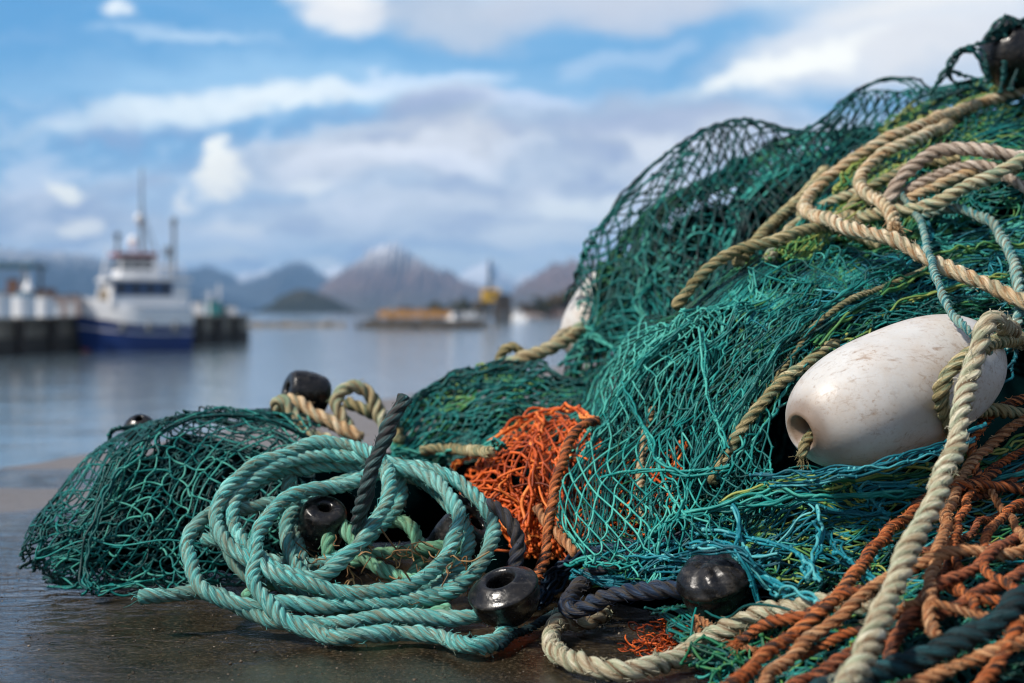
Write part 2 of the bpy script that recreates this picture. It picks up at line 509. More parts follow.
    bars(geo, pts, twine * r.uniform(.85, 1.2, len(A)), sides, tbar)
    if knots:
        blobs(geo, X[:n0], twine * r.uniform(1.45, 2.1, n0), tb + r.normal(0, tint[1] * .3, n0))
    for k in range(stray):       # broken bars and strays pulled straight across the folds
        i, j = r.integers(0, n0, 2)
        a, b = X[i], X[j]; d_ = np.linalg.norm(b - a)
        if d_ > .24 or d_ < .05: continue
        q = np.linspace(0, 1, 22)[:, None]
        pth = a + (b - a) * q + r.normal(0, .016, 3) * np.sin(q * math.pi) + r.normal(0, .008, 3) * np.sin(q * 2 * math.pi) + r.normal(0, .003, 3) * np.sin(q * 5 * math.pi)
        for _ in range(2):
            dd = sdf(pth, es); bad = dd < .016
            if bad.any(): pth[bad] += sgrad(pth[bad], es) * (.016 - dd[bad])[:, None]
        bars(geo, pth[None], twine * r.uniform(.8, 1.1), sides, np.array([tint[0] + r.normal(0, tint[1])]))
    return X[:n0].reshape(nr, nc, 3)

def bundle(geo, pts, n, spread, twine, seed=0, tint=(.5, .25), knots=26, step=.005, taper=True, sag=1.):
    """a gathered edge: n twines running together along one path, crossing and knotted"""
    r = np.random.default_rng(seed)
    path, s = cr(pts, step=step)
    tn, nn, bb = frames(path)
    env = (.35 + .65 * np.abs(sines(seed + 1, 4, 6, 30)(s))) if taper else np.ones_like(s)
    env = np.clip(env, .25, 1.3)
    for k in range(n):
        a = r.normal(0, 1) * .45 + .7 * sines(seed * 31 + k, 4, 10, 80)(s) + .3 * sines(seed * 41 + k, 4, 90, 240)(s); b = r.normal(0, .5) * .8 + .6 * sines(seed * 37 + k + 500, 4, 10, 80)(s) + .3 * sines(seed * 43 + k, 4, 90, 240)(s)
        q = path + spread * env[:, None] * (a[:, None] * nn + b[:, None] * bb)
        seg = np.stack([q[:-1], (q[:-1] + q[1:]) / 2, q[1:]], 1)
        bars(geo, q[None], twine * r.uniform(.8, 1.2), 5, np.array([tint[0] + r.normal(0, tint[1])]))
        i = r.integers(0, len(q), max(1, knots // max(1, n)))
        blobs(geo, q[i], np.full(len(i), twine * 1.6), np.full(len(i), tint[0] + r.normal(0, tint[1])))

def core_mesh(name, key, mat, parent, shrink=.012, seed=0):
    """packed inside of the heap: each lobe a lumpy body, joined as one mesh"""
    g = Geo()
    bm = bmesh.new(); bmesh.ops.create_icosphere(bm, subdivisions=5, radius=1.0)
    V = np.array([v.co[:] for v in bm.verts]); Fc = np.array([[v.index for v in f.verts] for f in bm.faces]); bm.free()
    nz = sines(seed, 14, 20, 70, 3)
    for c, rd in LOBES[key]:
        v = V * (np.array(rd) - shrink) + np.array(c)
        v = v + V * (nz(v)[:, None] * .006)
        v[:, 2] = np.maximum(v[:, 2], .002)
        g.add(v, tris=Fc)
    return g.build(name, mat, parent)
# =================================================================== FOREGROUND
def rope_path(spec, R, lift=.02, es=None, smooth=1, push=True):
    spec = [tuple(q) for q in spec]
    def beyond(a, b):       # carry a rope that leaves the frame on past its edge
        return (a[0] + 120, a[1] + float(np.clip((a[1] - b[1]) / max(a[0] - b[0], 20) * 120, -60, 60))) + tuple(a[2:])
    if spec[0][0] > 1040: spec = [beyond(spec[0], spec[1])] + spec
    if spec[-1][0] > 1040: spec = spec + [beyond(spec[-1], spec[-2])]
    pts = []
    for q in spec:
        if len(q) > 3 and q[3] is not None: pts.append(P(q[0], q[1], q[3]))
        else: pts.append(march(q[0], q[1], (q[2] if len(q) > 2 and q[2] is not None else lift) + R, es))
    pts = np.array(pts)
    px = np.array([q[0] for q in spec], float); py = np.array([q[1] for q in spec], float)
    Y = pts[:, 1].copy()
    for _ in range(smooth):
        Z = Y.copy(); Z[1:-1] = .25 * Y[:-2] + .5 * Y[1:-1] + .25 * Y[2:]; Y = Z
    Yg = (CAMZ - R * .95) * F / np.maximum(py - HY, 1)
    Y = np.where(py > HY + 5, np.minimum(Y, Yg), Y)      # never under the quay
    pts = P(px, py, Y)
    path, _ = cr(pts, step=.012)
    if push:
        for _ in range(3):
            d = sdf(path); bad = d < R * .8
            if bad.any(): path[bad] += sgrad(path[bad]) * (R * .8 - d[bad])[:, None]
        k = np.array([.25, .5, .25])
        for _ in range(2):
            for c in range(3): path[1:-1, c] = np.convolve(path[:, c], k, 'valid')
    return path
ROPES = {}
def rope(name, spec, R, mat, label, cat='rope', lift=.02, seed=0, group=None, parent=None, fuzz=1., fray=(0, 0), pitch=5.4, wob=.0008, es=None, smooth=1, push=True, hand=1, strands=None):
    if strands is None: strands = 4 if mat in (M['teal_rope'], M['sea_rope'], M['greyteal']) else 3
    g = Geo()
    path = rope_path(spec, R, lift, es, smooth, push)
    rope_geo(g, path, R, seed=seed, fuzz=fuzz, fray=fray, pitch=pitch, wob=wob, hand=hand, strands=strands)
    o = g.build(name, mat, parent)
    if label: tag(o, label, cat, group)
    return o

# ------------------------------------------------------------------ materials
M = {}
TEAL = [(.0, (.001, .024, .025)), (.3, (.002, .062, .057)), (.55, (.003, .108, .100)), (.8, (.007, .205, .185)), (1., (.07, .38, .31))]
DTEAL = [(.0, (.001, .014, .016)), (.35, (.001, .045, .044)), (.65, (.001, .098, .092)), (.9, (.003, .165, .148)), (1., (.05, .28, .22))]
GREEN = [(.0, (.002, .022, .016)), (.3, (.004, .065, .038)), (.55, (.012, .145, .065)), (.78, (.09, .22, .055)), (1., (.27, .30, .075))]
TURQ = [(.0, (.002, .05, .07)), (.4, (.004, .11, .145)), (.7, (.010, .21, .26)), (1., (.12, .42, .42))]
M['net_teal'] = mat_net('teal twine', TEAL)
M['net_dark'] = mat_net('dark teal twine', DTEAL)
M['net_green'] = mat_net('green twine', GREEN)
M['net_turq'] = mat_net('turquoise twine', TURQ)
M['net_orange'] = mat_net('orange twine', [(.0, (.12, .018, .004)), (.35, (.42, .065, .010)), (.65, (.66, .125, .018)), (1., (.78, .26, .06))], dirt=(.03, .02, .015))
M['net_navy'] = mat_net('navy twine', [(.0, (.004, .006, .012)), (.5, (.008, .022, .045)), (1., (.02, .07, .12))])
M['core'] = mat_net('shaded packed netting', [(.0, (.0006, .004, .005)), (.6, (.001, .010, .010)), (1., (.003, .022, .02))], rough=1., dirt=(.002, .002, .002))  # near-black colour paints in the shade deep inside the heap
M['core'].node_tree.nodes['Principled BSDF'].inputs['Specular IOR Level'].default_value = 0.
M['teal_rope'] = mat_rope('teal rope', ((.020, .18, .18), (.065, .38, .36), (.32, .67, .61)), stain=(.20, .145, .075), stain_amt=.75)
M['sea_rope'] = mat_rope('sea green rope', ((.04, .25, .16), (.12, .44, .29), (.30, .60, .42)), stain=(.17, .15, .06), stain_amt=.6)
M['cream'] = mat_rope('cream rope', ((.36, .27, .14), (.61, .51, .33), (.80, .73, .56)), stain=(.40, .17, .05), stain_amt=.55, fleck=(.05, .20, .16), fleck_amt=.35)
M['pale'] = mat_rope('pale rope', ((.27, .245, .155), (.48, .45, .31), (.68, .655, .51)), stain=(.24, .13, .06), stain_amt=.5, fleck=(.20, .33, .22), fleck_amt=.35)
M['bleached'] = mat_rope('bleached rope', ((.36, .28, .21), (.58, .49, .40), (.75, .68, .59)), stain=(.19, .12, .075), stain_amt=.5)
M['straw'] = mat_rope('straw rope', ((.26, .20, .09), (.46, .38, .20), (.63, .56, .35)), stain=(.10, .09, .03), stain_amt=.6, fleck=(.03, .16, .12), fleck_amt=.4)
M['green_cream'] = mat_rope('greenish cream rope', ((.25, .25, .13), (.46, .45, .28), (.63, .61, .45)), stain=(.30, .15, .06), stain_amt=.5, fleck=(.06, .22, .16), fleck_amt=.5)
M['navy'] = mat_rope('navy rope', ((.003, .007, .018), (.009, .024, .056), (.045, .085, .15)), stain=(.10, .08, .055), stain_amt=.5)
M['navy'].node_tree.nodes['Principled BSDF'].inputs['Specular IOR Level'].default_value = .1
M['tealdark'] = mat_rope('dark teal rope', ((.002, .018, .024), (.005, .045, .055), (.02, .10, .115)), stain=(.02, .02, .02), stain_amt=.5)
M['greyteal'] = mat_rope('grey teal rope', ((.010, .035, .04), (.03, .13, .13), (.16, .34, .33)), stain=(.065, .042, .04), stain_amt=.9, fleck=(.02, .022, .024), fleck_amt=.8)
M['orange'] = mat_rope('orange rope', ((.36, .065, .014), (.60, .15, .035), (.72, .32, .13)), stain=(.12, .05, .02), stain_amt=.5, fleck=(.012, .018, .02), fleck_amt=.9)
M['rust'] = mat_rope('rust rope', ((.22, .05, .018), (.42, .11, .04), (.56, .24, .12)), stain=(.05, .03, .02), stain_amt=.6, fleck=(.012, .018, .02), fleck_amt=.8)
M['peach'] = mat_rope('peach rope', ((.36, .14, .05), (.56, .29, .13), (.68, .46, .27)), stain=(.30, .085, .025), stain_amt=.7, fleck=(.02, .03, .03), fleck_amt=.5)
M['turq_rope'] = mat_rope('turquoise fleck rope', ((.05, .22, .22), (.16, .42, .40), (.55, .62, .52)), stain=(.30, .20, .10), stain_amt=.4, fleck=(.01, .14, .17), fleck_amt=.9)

# ------------------------------------------------------------------ the teal coil, leaning on the heap
def coilY(py, off=0.):
    return 1.385 + np.clip(638 - py, 0, 240) / 190 * .205 - off
def coil_spec(pts, off0, off1):
    n = len(pts)
    return [(q[0], q[1], None, coilY(q[1], (q[2] / 1000. if len(q) > 2 else off0 + (off1 - off0) * i / (n - 1)))) for i, q in enumerate(pts)]
back_loop = [(200,540,-45),(226,543,-45),(255,556,-40),(300,566,-38),(340,559,-38),(372,535,-40),(400,500,-40),(392,470,-45),(360,476,-45),(320,492,-42),(291,515,-40),(289,545,-35),(310,585,-20),(360,604,-14),(410,603,-12),(455,590,-14),(486,556,-12),(494,530,-10),(484,506,-10),(455,480,-12),(422,468,-14),(390,464,-16),(350,456,-16),(313,456,-14),(281,464,-10),(255,478,-6),(239,494,-4),(232,514,-2),(236,533,2),(249,550,6),(271,566,10),(300,577,12),(326,573,16),(350,553,22),(371,530,26),(385,503,24),(390,480,20),(381,462,8),(361,449,-6),(340,444,-10),(313,444,-6),(281,454,0),(249,469,4),(226,491,8),(216,514,10),(218,531,12),(230,548,14),(252,561,18),(280,575,20),(315,586,16),(350,592,8),(402,588,2),(437,567,2),(455,537,4),(456,508,2),(439,484,-4),(408,470,-10),(375,474,-8),(340,487,0),(313,490,6),(287,499,12),(267,517,16),(257,540,20),(254,560,22),(255,580,22),(265,601,20),(281,617,14),(307,630,6),(345,637,4),(402,633,6),(439,637,10),(472,646,12),(497,639,10),(512,624,0)]
tail = [(139,597,8),(150,596,8),(165,596,6),(194,591,0),(223,597,-6),(249,611,-4),(275,622,-2),(310,624,-6),(350,622,-6),(381,616,-2),(435,618,0),(482,615,-4),(505,602,-12)]
low_loop = [(300,505,-34),(271,503,-30),(246,507,-22),(213,514,-8),(195,527,2),(187,546,6),(191,568,10),(204,588,12),(228,602,10),(258,606,0),(300,604,-6),(350,604,-4),(395,602,-8),(440,594,-14),(478,570,-24)]
rope('coiled_rope', coil_spec(back_loop, 0, 0), .0081, M['teal_rope'], 'large loose coil of weathered teal three-strand rope on the wet quay', seed=1, smooth=1, push=False, fuzz=1.4)
rope('rope', coil_spec(tail, 0, 0), .0081, M['teal_rope'], 'teal rope with its short cut end lying left of the coil on wet concrete', seed=2, smooth=1, push=False, fray=(5, 0))
rope('rope', coil_spec(low_loop, 0, 0), .0080, M['teal_rope'], 'teal rope bight bulging lowest and farthest left of the coil', seed=3, smooth=1, push=False)
rope('rope', coil_spec([(262,588,-26),(238,566,-24),(228,540,-26),(234,508,-28),(262,480,-32),(300,468,-36),(345,465,-40),(402,474,-40),(442,496,-36),(466,530,-30),(462,563,-26),(432,586,-24),(372,596,-26),(312,594,-28),(272,580,-30)], 0, 0), .0079, M['teal_rope'], 'teal rope turn lying deepest inside the big coil', seed=10, push=False)
green_in = [(330,556,-42),(327,541,-34),(330,525,-30),(340,521,-28),(351,537,-28),(363,556,-28),(386,572,-30),(414,581,-32),(440,574,-34),(466,556,-40)]
rope('rope', coil_spec(green_in, 0, 0), .0079, M['sea_rope'], 'sea green rope bent in a small hook in the middle of the teal coil', seed=4, smooth=0, push=False)
rope('rope', coil_spec([(350,562,-40),(372,557,-36),(402,552,-34),(439,547,-36),(470,545,-44)], 0, 0), .0077, M['sea_rope'], 'short straight sea green rope lying level inside the teal coil', seed=5, push=False)
rope('rope', coil_spec([(360,540,-56),(381,525,-52),(402,522,-52),(416,532,-54),(420,556,-56),(408,590,-50)], 0, 0), .0077, M['sea_rope'], 'sea green rope arching behind the level green rope inside the coil', seed=6, push=False)
rope('rope', coil_spec([(294,462,-40),(291,475,-44),(285,496,-46),(288,518,-46),(296,542,-46),(308,572,-40)], 0, 0), .0077, M['teal_rope'], 'teal rope hanging upright behind the left loops of the coil', seed=7, push=False)
rope('rope', coil_spec([(246,600,-30),(262,588,-34),(282,582,-40),(312,590,-38),(352,618,-24),(400,622,-20),(452,608,-20)], 0, 0), .0077, M['sea_rope'], 'greenish rope squeezed under the lower loops of the teal coil', seed=8, push=False)
rope('rope_end', [(405,395,None,1.47),(394,417,None,1.462),(382,446,None,1.452),(370,474,None,1.452),(362,503,None,1.462),(359,522,None,1.478),(364,546,None,1.50)], .0084, M['greyteal'], 'dark grey teal rope end standing upright out of the coil', seed=9, push=False, fray=(0, 0), fuzz=1.6, pitch=6.)

# rope scraps inside the coil
g = Geo()
for i in range(80):
    c = P(rng.uniform(300, 470), rng.uniform(545, 600), 1.475 + rng.normal(0, .018))
    c[2] = max(c[2], .01)
    d = rng.normal(size=3); d /= np.linalg.norm(d); d2 = d + rng.normal(0, .8, 3); d2 /= np.linalg.norm(d2)
    d3 = d2 + rng.normal(0, .9, 3); qs = np.array([c, c + d * .008, c + d * .008 + d2 * .008, c + d * .008 + d2 * .008 + d3 * .008]); qs[:, 2] = np.maximum(qs[:, 2], .004)
    bars(g, cr(qs, n=12)[0][None], rng.uniform(.0005, .0011), 4, np.array([rng.uniform(.2, .9)]))
M['straw_twine'] = mat_net('straw twine', [(.0, (.04, .02, .008)), (.5, (.17, .085, .03)), (1., (.34, .22, .10))])
tag(g.build('frayed_twine', M['straw_twine']), 'tangle of frayed straw coloured twine scraps inside the teal coil', 'twine', kind='stuff')

g = Geo()
for i in range(130):
    c = P(rng.normal(682, 24), 640, 1.335 + rng.normal(0, .018)); c[2] = rng.uniform(.003, .018)
    d_ = rng.normal(size=3); qs = [c]
    for k in range(9):
        d_ = d_ * .45 + rng.normal(size=3); d_[2] *= .5; d_ /= np.linalg.norm(d_)
        qs.append(qs[-1] + d_ * .0065)
    qs = np.array(qs); qs[:, 2] = np.clip(qs[:, 2], .002, .024)
    bars(g, cr(qs, n=34)[0][None], rng.uniform(.0004, .0010), 4, np.array([rng.uniform(.0, .62)]))
tag(g.build('frayed_twine', M['net_orange']), 'frayed orange twine tangle on the ground inside the grey pale rope loop', 'twine', kind='stuff')
# ------------------------------------------------------------------ nets
def edge(parent, mat, pts, n, spread, twine, seed=0, tint=(.5, .25), name='gathered_edge', **k):
    g = Geo(); bundle(g, pts, n, spread, twine, seed, tint, **k)
    return g.build(name, M[mat], parent)
def net_root(key, label, cat='fishing net', group=None, name='fishing_net'):
    es = LOBES[key]; c = np.mean([e[0] for e in es], 0)
    o = empty(name, (float(c[0]), float(c[1]), 0))
    return tag(o, label, cat, group)

# left mound
r = net_root('left', 'dark teal net heaped in a low mound on the wet quay at far left')
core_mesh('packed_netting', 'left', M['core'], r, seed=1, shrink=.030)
rowsA = [[(20,560,.01,.16),(60,505,.02,.18),(110,478,.02,.2),(150,450,.02,.25),(200,430,.02,.25),(250,425,.02,.25),(310,440,.02,.2)],
         [(30,540,.02),(58,502,.026),(105,470,.028),(142,432,.03),(192,405,.034),(245,402,.034),(300,425,.02)],
         [(28,553,.02),(70,525,.02),(120,495,.02),(165,465,.02),(210,440,.02),(255,435,.02),(305,450,.02)],
         [(34,562,.02),(78,550,.02),(125,532,.02),(172,510,.02),(215,485,.02),(258,475,.02),(305,485,.02)],
         [(42,572,.016),(88,574,.016),(132,566,.016),(176,550,.016),(220,530,.016),(262,520,.016),(305,525,.016)],
         [(50,580,.01),(95,590,.008),(140,593,.006),(182,588,.008),(226,578,.008),(268,565,.008),(310,560,.008)]]
esA = LOBES['left']
for q, (nm, L, tw, E, sl, ti, lf) in enumerate([('net_fold', .025, .00115, .70, 1.2, (.56, .34), .003), ('net_fold', .021, .00108, .80, 1.25, (.36, .3), -.009), ('net_fold', .018, .00105, .5, 1.2, (.30, .25), -.014)]):
    g = Geo()
    net_sheet(g, [[(a[0], a[1], a[2] + lf if q else a[2]) + tuple(a[3:]) for a in row] for row in rowsA], L, tw, E=E, slack=sl, seed=100 + q, warp=.035, es=esA, tint=ti, dmin=.004, gather=.45 if q == 0 else .2, cseed=1, stray=5, midn=.12, crease=.014)
    g.build(nm, M['net_dark'] if q != 1 else M['net_teal'], r)
g = Geo()
edge(r, 'net_dark', rope_path([(150,440,.03),(128,462,.03),(105,490,.028),(92,520,.025),(86,550,.02),(84,580,.012),(88,592,.006)], .003), 5, .005, .0014, 3, (.4, .2))
edge(r, 'net_dark', rope_path([(150,436,.022),(195,418,.022),(240,416,.022),(285,426,.02),(310,440,.015)], .003), 4, .004, .0015, 4, (.35, .2))
edge(r, 'net_dark', [P(128,450,1.86), P(116,452,1.85), P(110,440,1.85), P(112,430,1.85), P(124,427,1.855), P(140,424,1.86)], 2, .002, .0016, 5, (.45, .15))
edge(r, 'net_dark', [P(126,428,1.86), P(110,432,1.85), P(109,450,1.84), P(118,462,1.83), P(128,452,1.84)], 1, .001, .0016, 6, (.5, .15))

# middle net
r = net_root('mid', 'dark teal net bundle lying between the teal coil and the tall heap')
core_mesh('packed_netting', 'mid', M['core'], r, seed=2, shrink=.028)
esB = LOBES['mid']
rowsB = [[(385,430,.02,.2,-.03),(420,395,.02,.2,-.03),(470,375,.02,.2,-.03),(530,370,.02,.2,-.03),(590,365,.02,.2,-.03)],
         [(388,425,.02),(418,388,.026),(465,365,.03),(520,357,.03),(590,350,.02)],
         [(395,440,.02),(430,410,.02),(475,390,.02),(530,380,.02),(592,380,.02)],
         [(400,455,.02),(440,435,.02),(485,420,.02),(540,410,.02),(595,410,.02)],
         [(410,475,.015),(450,460,.015),(495,450,.015),(545,445,.015),(600,445,.015)]]
for q, (m, L, tw, E, sl, ti) in enumerate([('net_dark', .024, .0017, .8, 1.4, (.5, .35)), ('net_green', .022, .0016, .85, 1.3, (.42, .3)), ('net_dark', .022, .0016, .6, 1.3, (.3, .2))]):
    g = Geo()
    net_sheet(g, [[(a[0], a[1], max(a[2] - .007 * q, .004)) + tuple(a[3:]) for a in row] for row in rowsB], L, tw, E=E, slack=sl, seed=120 + q, warp=.04, es=esB, tint=ti, gather=.4)
    g.build('net_fold', M[m], r)
g = Geo()
edge(r, 'net_dark', rope_path([(392,425,.03),(415,398,.032),(445,382,.034),(480,372,.034),(520,366,.034)], .004), 7, .006, .0016, 8, (.35, .2))
edge(r, 'net_dark', rope_path([(395,450,.02),(420,455,.02),(460,452,.02),(500,447,.02)], .004), 5, .006, .0018, 9, (.8, .2))

# tall back net
r = net_root('back', 'teal green net draped over the tall rear of the heap against the sky')
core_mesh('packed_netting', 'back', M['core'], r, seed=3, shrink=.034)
esC = LOBES['back']
rowsC = [[(560,330,.03,.2),(600,262,.03,.25),(680,185,.03,.25),(745,150,.03,.25),(815,150,.03,.25),(880,110,.03,.25),(950,100,.03,.25),(1060,60,.03,.25)],
         [(562,300,.045),(598,228,.06),(674,150,.075),(745,119,.07),(808,131,.06),(875,82,.07),(935,88,.05),(1060,48,.03)],
         [(572,340,.03),(606,268,.04),(680,190,.045),(748,165,.03),(806,160,.03),(868,130,.03),(935,115,.03),(1060,90,.03)],
         [(556,372,.03),(612,318,.03),(688,240,.03),(750,205,.028),(806,190,.028),(870,165,.028),(940,150,.028),(1060,130,.028)],
         [(552,395,.024),(630,360,.024),(700,300,.024),(760,255,.022),(808,225,.022),(870,205,.022),(945,190,.022),(1060,170,.022)],
         [(548,418,.02),(640,430,.02),(715,365,.02),(775,300,.02),(808,260,.02),(870,240,.02),(945,220,.02),(1060,210,.02)]]
for q, (m, L, tw, E, sl, ti, dl) in enumerate([('net_dark', .027, .0017, .55, 1.05, (.62, .3), 0.), ('net_teal', .027, .0015, .42, 1.3, (.50, .34), -.010), ('net_dark', .027, .0015, .75, 1.25, (.45, .3), -.02), ('net_green', .027, .0014, .35, 1.1, (.42, .34), -.014)]):
    g = Geo()
    rr_ = [[(a[0], a[1], max((a[2] + dl) if not (q and k in (0, 1)) else .004 , .004)) + tuple(a[3:]) for a in row] for k, row in enumerate(rowsC)]
    net_sheet(g, rr_, L, tw, E=E, slack=sl, seed=140 + q, warp=.016 if q == 0 else .04, es=esC, tint=ti, dmin=.006, rough=.05, hold=.35 if q == 0 else .07, gather=.35 if q else .0, crease=.007 if q == 0 else .020, cseed=3, stray=0 if q == 0 else 6, iters=16 if q == 0 else 36)
    g.build('net_fold', M[m], r)
g = Geo()
edge(r, 'net_dark', rope_path([(690,150,.02),(668,185,.025),(650,230,.03),(643,280,.03),(640,330,.03),(628,380,.03)], .004, es=esC), 4, .006, .0018, 12, (.85, .25))
edge(r, 'net_dark', rope_path([(585,330,.03),(605,345,.03),(625,352,.03),(650,345,.03),(672,325,.03)], .004, es=esC), 3, .004, .0022, 13, (.95, .1))
edge(r, 'net_dark', rope_path([(566,300,.05),(590,245,.055),(625,195,.06),(665,155,.065),(710,128,.065),(750,120,.06),(800,130,.05),(840,104,.05),(870,84,.055),(900,80,.055),(940,92,.04)], .003, es=esC, push=False), 3, .004, .0022, 14, (.45, .2))

# front net
r = net_root('front', 'bright teal net spilling over the front of the tall heap around the white float')
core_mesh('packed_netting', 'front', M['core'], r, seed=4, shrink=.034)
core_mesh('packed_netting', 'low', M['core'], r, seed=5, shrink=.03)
rowsD = [[(686,318,.02),(735,268,.02),(800,243,.02),(860,240,.02),(930,252,.02)],
         [(640,345,.024),(690,318,.024),(750,300,.022),(815,288,.022),(885,292,.02)],
         [(606,395,.03),(655,380,.028),(705,365,.026),(760,350,.022),(822,335,.02)],
         [(574,455,.04),(622,445,.036),(672,435,.032),(722,420,.026),(776,398,.02)],
         [(568,515,.045),(618,515,.04),(668,506,.035),(716,490,.03),(768,462,.024)],
         [(588,560,.04),(632,566,.035),(680,556,.03),(730,540,.024),(780,505,.02)]]
rowsD = [[(rw[0][0] - 26, rw[0][1] - 4, .012, .10)] + rw for rw in rowsD]
for q, (m, L, tw, E, sl, ti, dl) in enumerate([('net_teal', .0225, .00105, .50, 1.06, (.60, .42), .007), ('net_teal', .022, .00090, .28, 1.05, (.46, .40), -.009), ('net_green', .022, .00090, .9, .75, (.42, .36), -.018), ('net_dark', .022, .0009, .5, .8, (.35, .3), -.024)]):
    g = Geo()
    net_sheet(g, [[(a[0], a[1], max(a[2] + dl, .004)) + tuple(a[3:]) for a in row] for row in rowsD], L, tw, E=E, slack=sl, seed=160 + q, warp=.03 + .008 * q, tint=ti, dmin=.003, gather=.5 if q == 0 else .35, cseed=4, stray=9 if q < 2 else 4, crease=.016)
    g.build('net_fold', M[m], r)
# top and right of the front heap: yellow green folds
rowsE = [[(770,255,.015),(830,180,.02),(880,140,.02),(945,100,.02),(1050,62,.02)],
         [(800,250,.015),(850,200,.015),(905,160,.015),(960,130,.015),(1050,100,.015)],
         [(830,255,.015),(880,220,.015),(930,190,.015),(980,165,.015),(1050,150,.015)],
         [(850,275,.015),(900,250,.015),(945,230,.015),(990,215,.015),(1050,205,.015)]]
rowsG = [[(735,300,.015),(800,262,.015),(870,240,.015),(940,225,.015),(1050,200,.015)],
         [(760,335,.015),(825,300,.015),(885,275,.015),(950,260,.015),(1050,245,.015)],
         [(790,362,.012),(840,335,.012),(895,310,.012),(960,300,.012),(1050,285,.012)],
         [(800,400,.008),(850,365,.008),(905,340,.008),(965,330,.008),(1050,330,.008)]]
for q, (rows, m, L, tw, E, sl, ti) in enumerate([(rowsE, 'net_green', .023, .0013, .88, 1.4, (.62, .35)), (rowsE, 'net_dark', .023, .0012, .8, 1.3, (.6, .3)),
                                            (rowsG, 'net_teal', .024, .0010, .94, 1.4, (.62, .34)), (rowsG, 'net_green', .024, .0010, .94, 1.4, (.48, .35)), (rowsG, 'net_dark', .024, .0009, .88, 1.3, (.55, .3)), (rowsG, 'net_turq', .024, .0009, .95, .9, (.4, .3))]):
    g = Geo()
    net_sheet(g, [[(a[0], a[1], a[2] + rng.uniform(-.004, .008)) for a in row] for row in rows], L, tw, E=E, slack=sl, seed=180 + q, warp=.035, tint=ti, dmin=.003, gather=.5, cseed=4, stray=6)
    g.build('net_fold', M[m], r)
# below the white float: stretched blue green folds
rowsF = [[(575,562,.03),(640,545,.03),(705,510,.022),(780,474,.018),(870,478,.02),(960,455,.02),(1050,430,.02)],
         [(590,570,.03),(650,556,.03),(715,530,.022),(790,505,.018),(880,500,.018),(965,485,.018),(1050,465,.018)],
         [(600,575,.025),(660,566,.025),(725,552,.02),(800,540,.018),(885,535,.018),(970,520,.018),(1050,505,.018)],
         [(640,585,.02),(690,580,.02),(745,576,.02),(815,585,.015),(895,580,.015),(975,570,.015),(1050,560,.015)]]
for q, (m, L, tw, E, sl, ti, dl) in enumerate([('net_turq', .026, .0012, .95, 1.15, (.62, .3), .006), ('net_green', .024, .0011, .94, 1.4, (.62, .35), 0.), ('net_teal', .024, .0010, .9, 1.3, (.5, .3), -.005), ('net_dark', .024, .0010, .8, 1.2, (.5, .3), -.010)]):
    g = Geo()
    net_sheet(g, [[(a[0], a[1], max(a[2] + dl, .004)) for a in row] for row in rowsF], L, tw, E=E, slack=sl, seed=200 + q, warp=.03, tint=ti, dmin=.003, gather=.35, cseed=5, stray=8)
    g.build('net_fold', M[m], r)
rowsH = [[(640,600,.012),(740,600,.012),(840,560,.012),(940,520,.012),(1050,480,.012)],
         [(680,640,.01),(760,640,.01),(850,600,.01),(940,570,.01),(1050,540,.01)],
         [(700,670,.01),(790,665,.01),(870,640,.01),(950,620,.01),(1060,600,.01)],
         [(740,700,.01),(810,700,.01),(890,690,.01),(960,680,.01),(1070,670,.01)]]
for q, (m, ti) in enumerate([('net_teal', (.45, .3)), ('net_green', (.4, .3)), ('net_dark', (.45, .3))]):
    g = Geo()
    net_sheet(g, rowsH, .022, .0012, E=.6, slack=1.2, seed=220 + q, warp=.04, tint=ti, dmin=.002, rough=.2, gather=.3, stray=10)
    g.build('net_fold', M[m], r)
g = Geo()
bd = lambda mt, sp, n, s, tw, sd, ti, lf=.03: edge(r, mt, rope_path(sp, .003, lf), n, s, tw, sd, ti)
bd('net_teal', [(690,322),(662,345),(635,372),(622,395),(606,425),(585,450),(572,480)], 5, .003, .0014, 30, (.75, .2), .034)
bd('net_teal', [(622,382),(634,410),(652,440),(664,465),(690,478),(715,470)], 3, .0025, .0013, 31, (.8, .2), .036)
bd('net_teal', [(905,262),(850,290),(800,325),(770,360),(745,400),(722,432),(700,458),(690,480)], 7, .004, .0013, 32, (.7, .2), .03)
bd('net_teal', [(570,562),(605,556),(645,545),(672,522),(700,512),(740,505),(800,498),(860,496),(960,486),(1040,470)], 6, .004, .0015, 33, (.72, .2), .032)
bd('net_teal', [(800,365),(780,400),(764,430),(740,455),(716,478)], 5, .004, .0013, 35, (.5, .25), .02)
bd('net_teal', [(600,478),(640,470),(690,472),(730,466)], 2, .0015, .0013, 36, (.85, .1), .036)
bd('net_teal', [(640,420),(655,455),(668,490),(690,520)], 2, .0015, .0013, 37, (.85, .1), .036)
bd('net_teal', [(700,330),(705,372),(712,410),(728,448)], 2, .002, .0013, 38, (.85, .1), .034)
g = Geo()
bd('net_turq', [(690,528),(730,534),(752,540),(790,548),(812,572),(820,582)], 4, .003, .0015, 40, (.7, .2), .034)
bd('net_turq', [(732,508),(738,530),(742,552),(760,575),(790,590)], 4, .003, .0015, 41, (.6, .2), .034)
bd('net_turq', [(818,506),(822,530),(812,560),(806,578)], 3, .002, .0015, 42, (.7, .2), .034)
bd('net_turq', [(826,532),(850,560),(872,580),(890,590)], 3, .003, .0014, 43, (.6, .2), .03)
bd('net_turq', [(740,562),(770,585),(800,598),(830,606)], 7, .004, .0014, 44, (.6, .25), .028)
bd('net_turq', [(585,572),(620,562),(660,556),(720,566),(780,560)], 6, .004, .0014, 45, (.55, .25), .03)
bd('net_turq', [(920,205),(930,232),(922,255),(905,268)], 4, .004, .0012, 46, (.4, .25), .02)
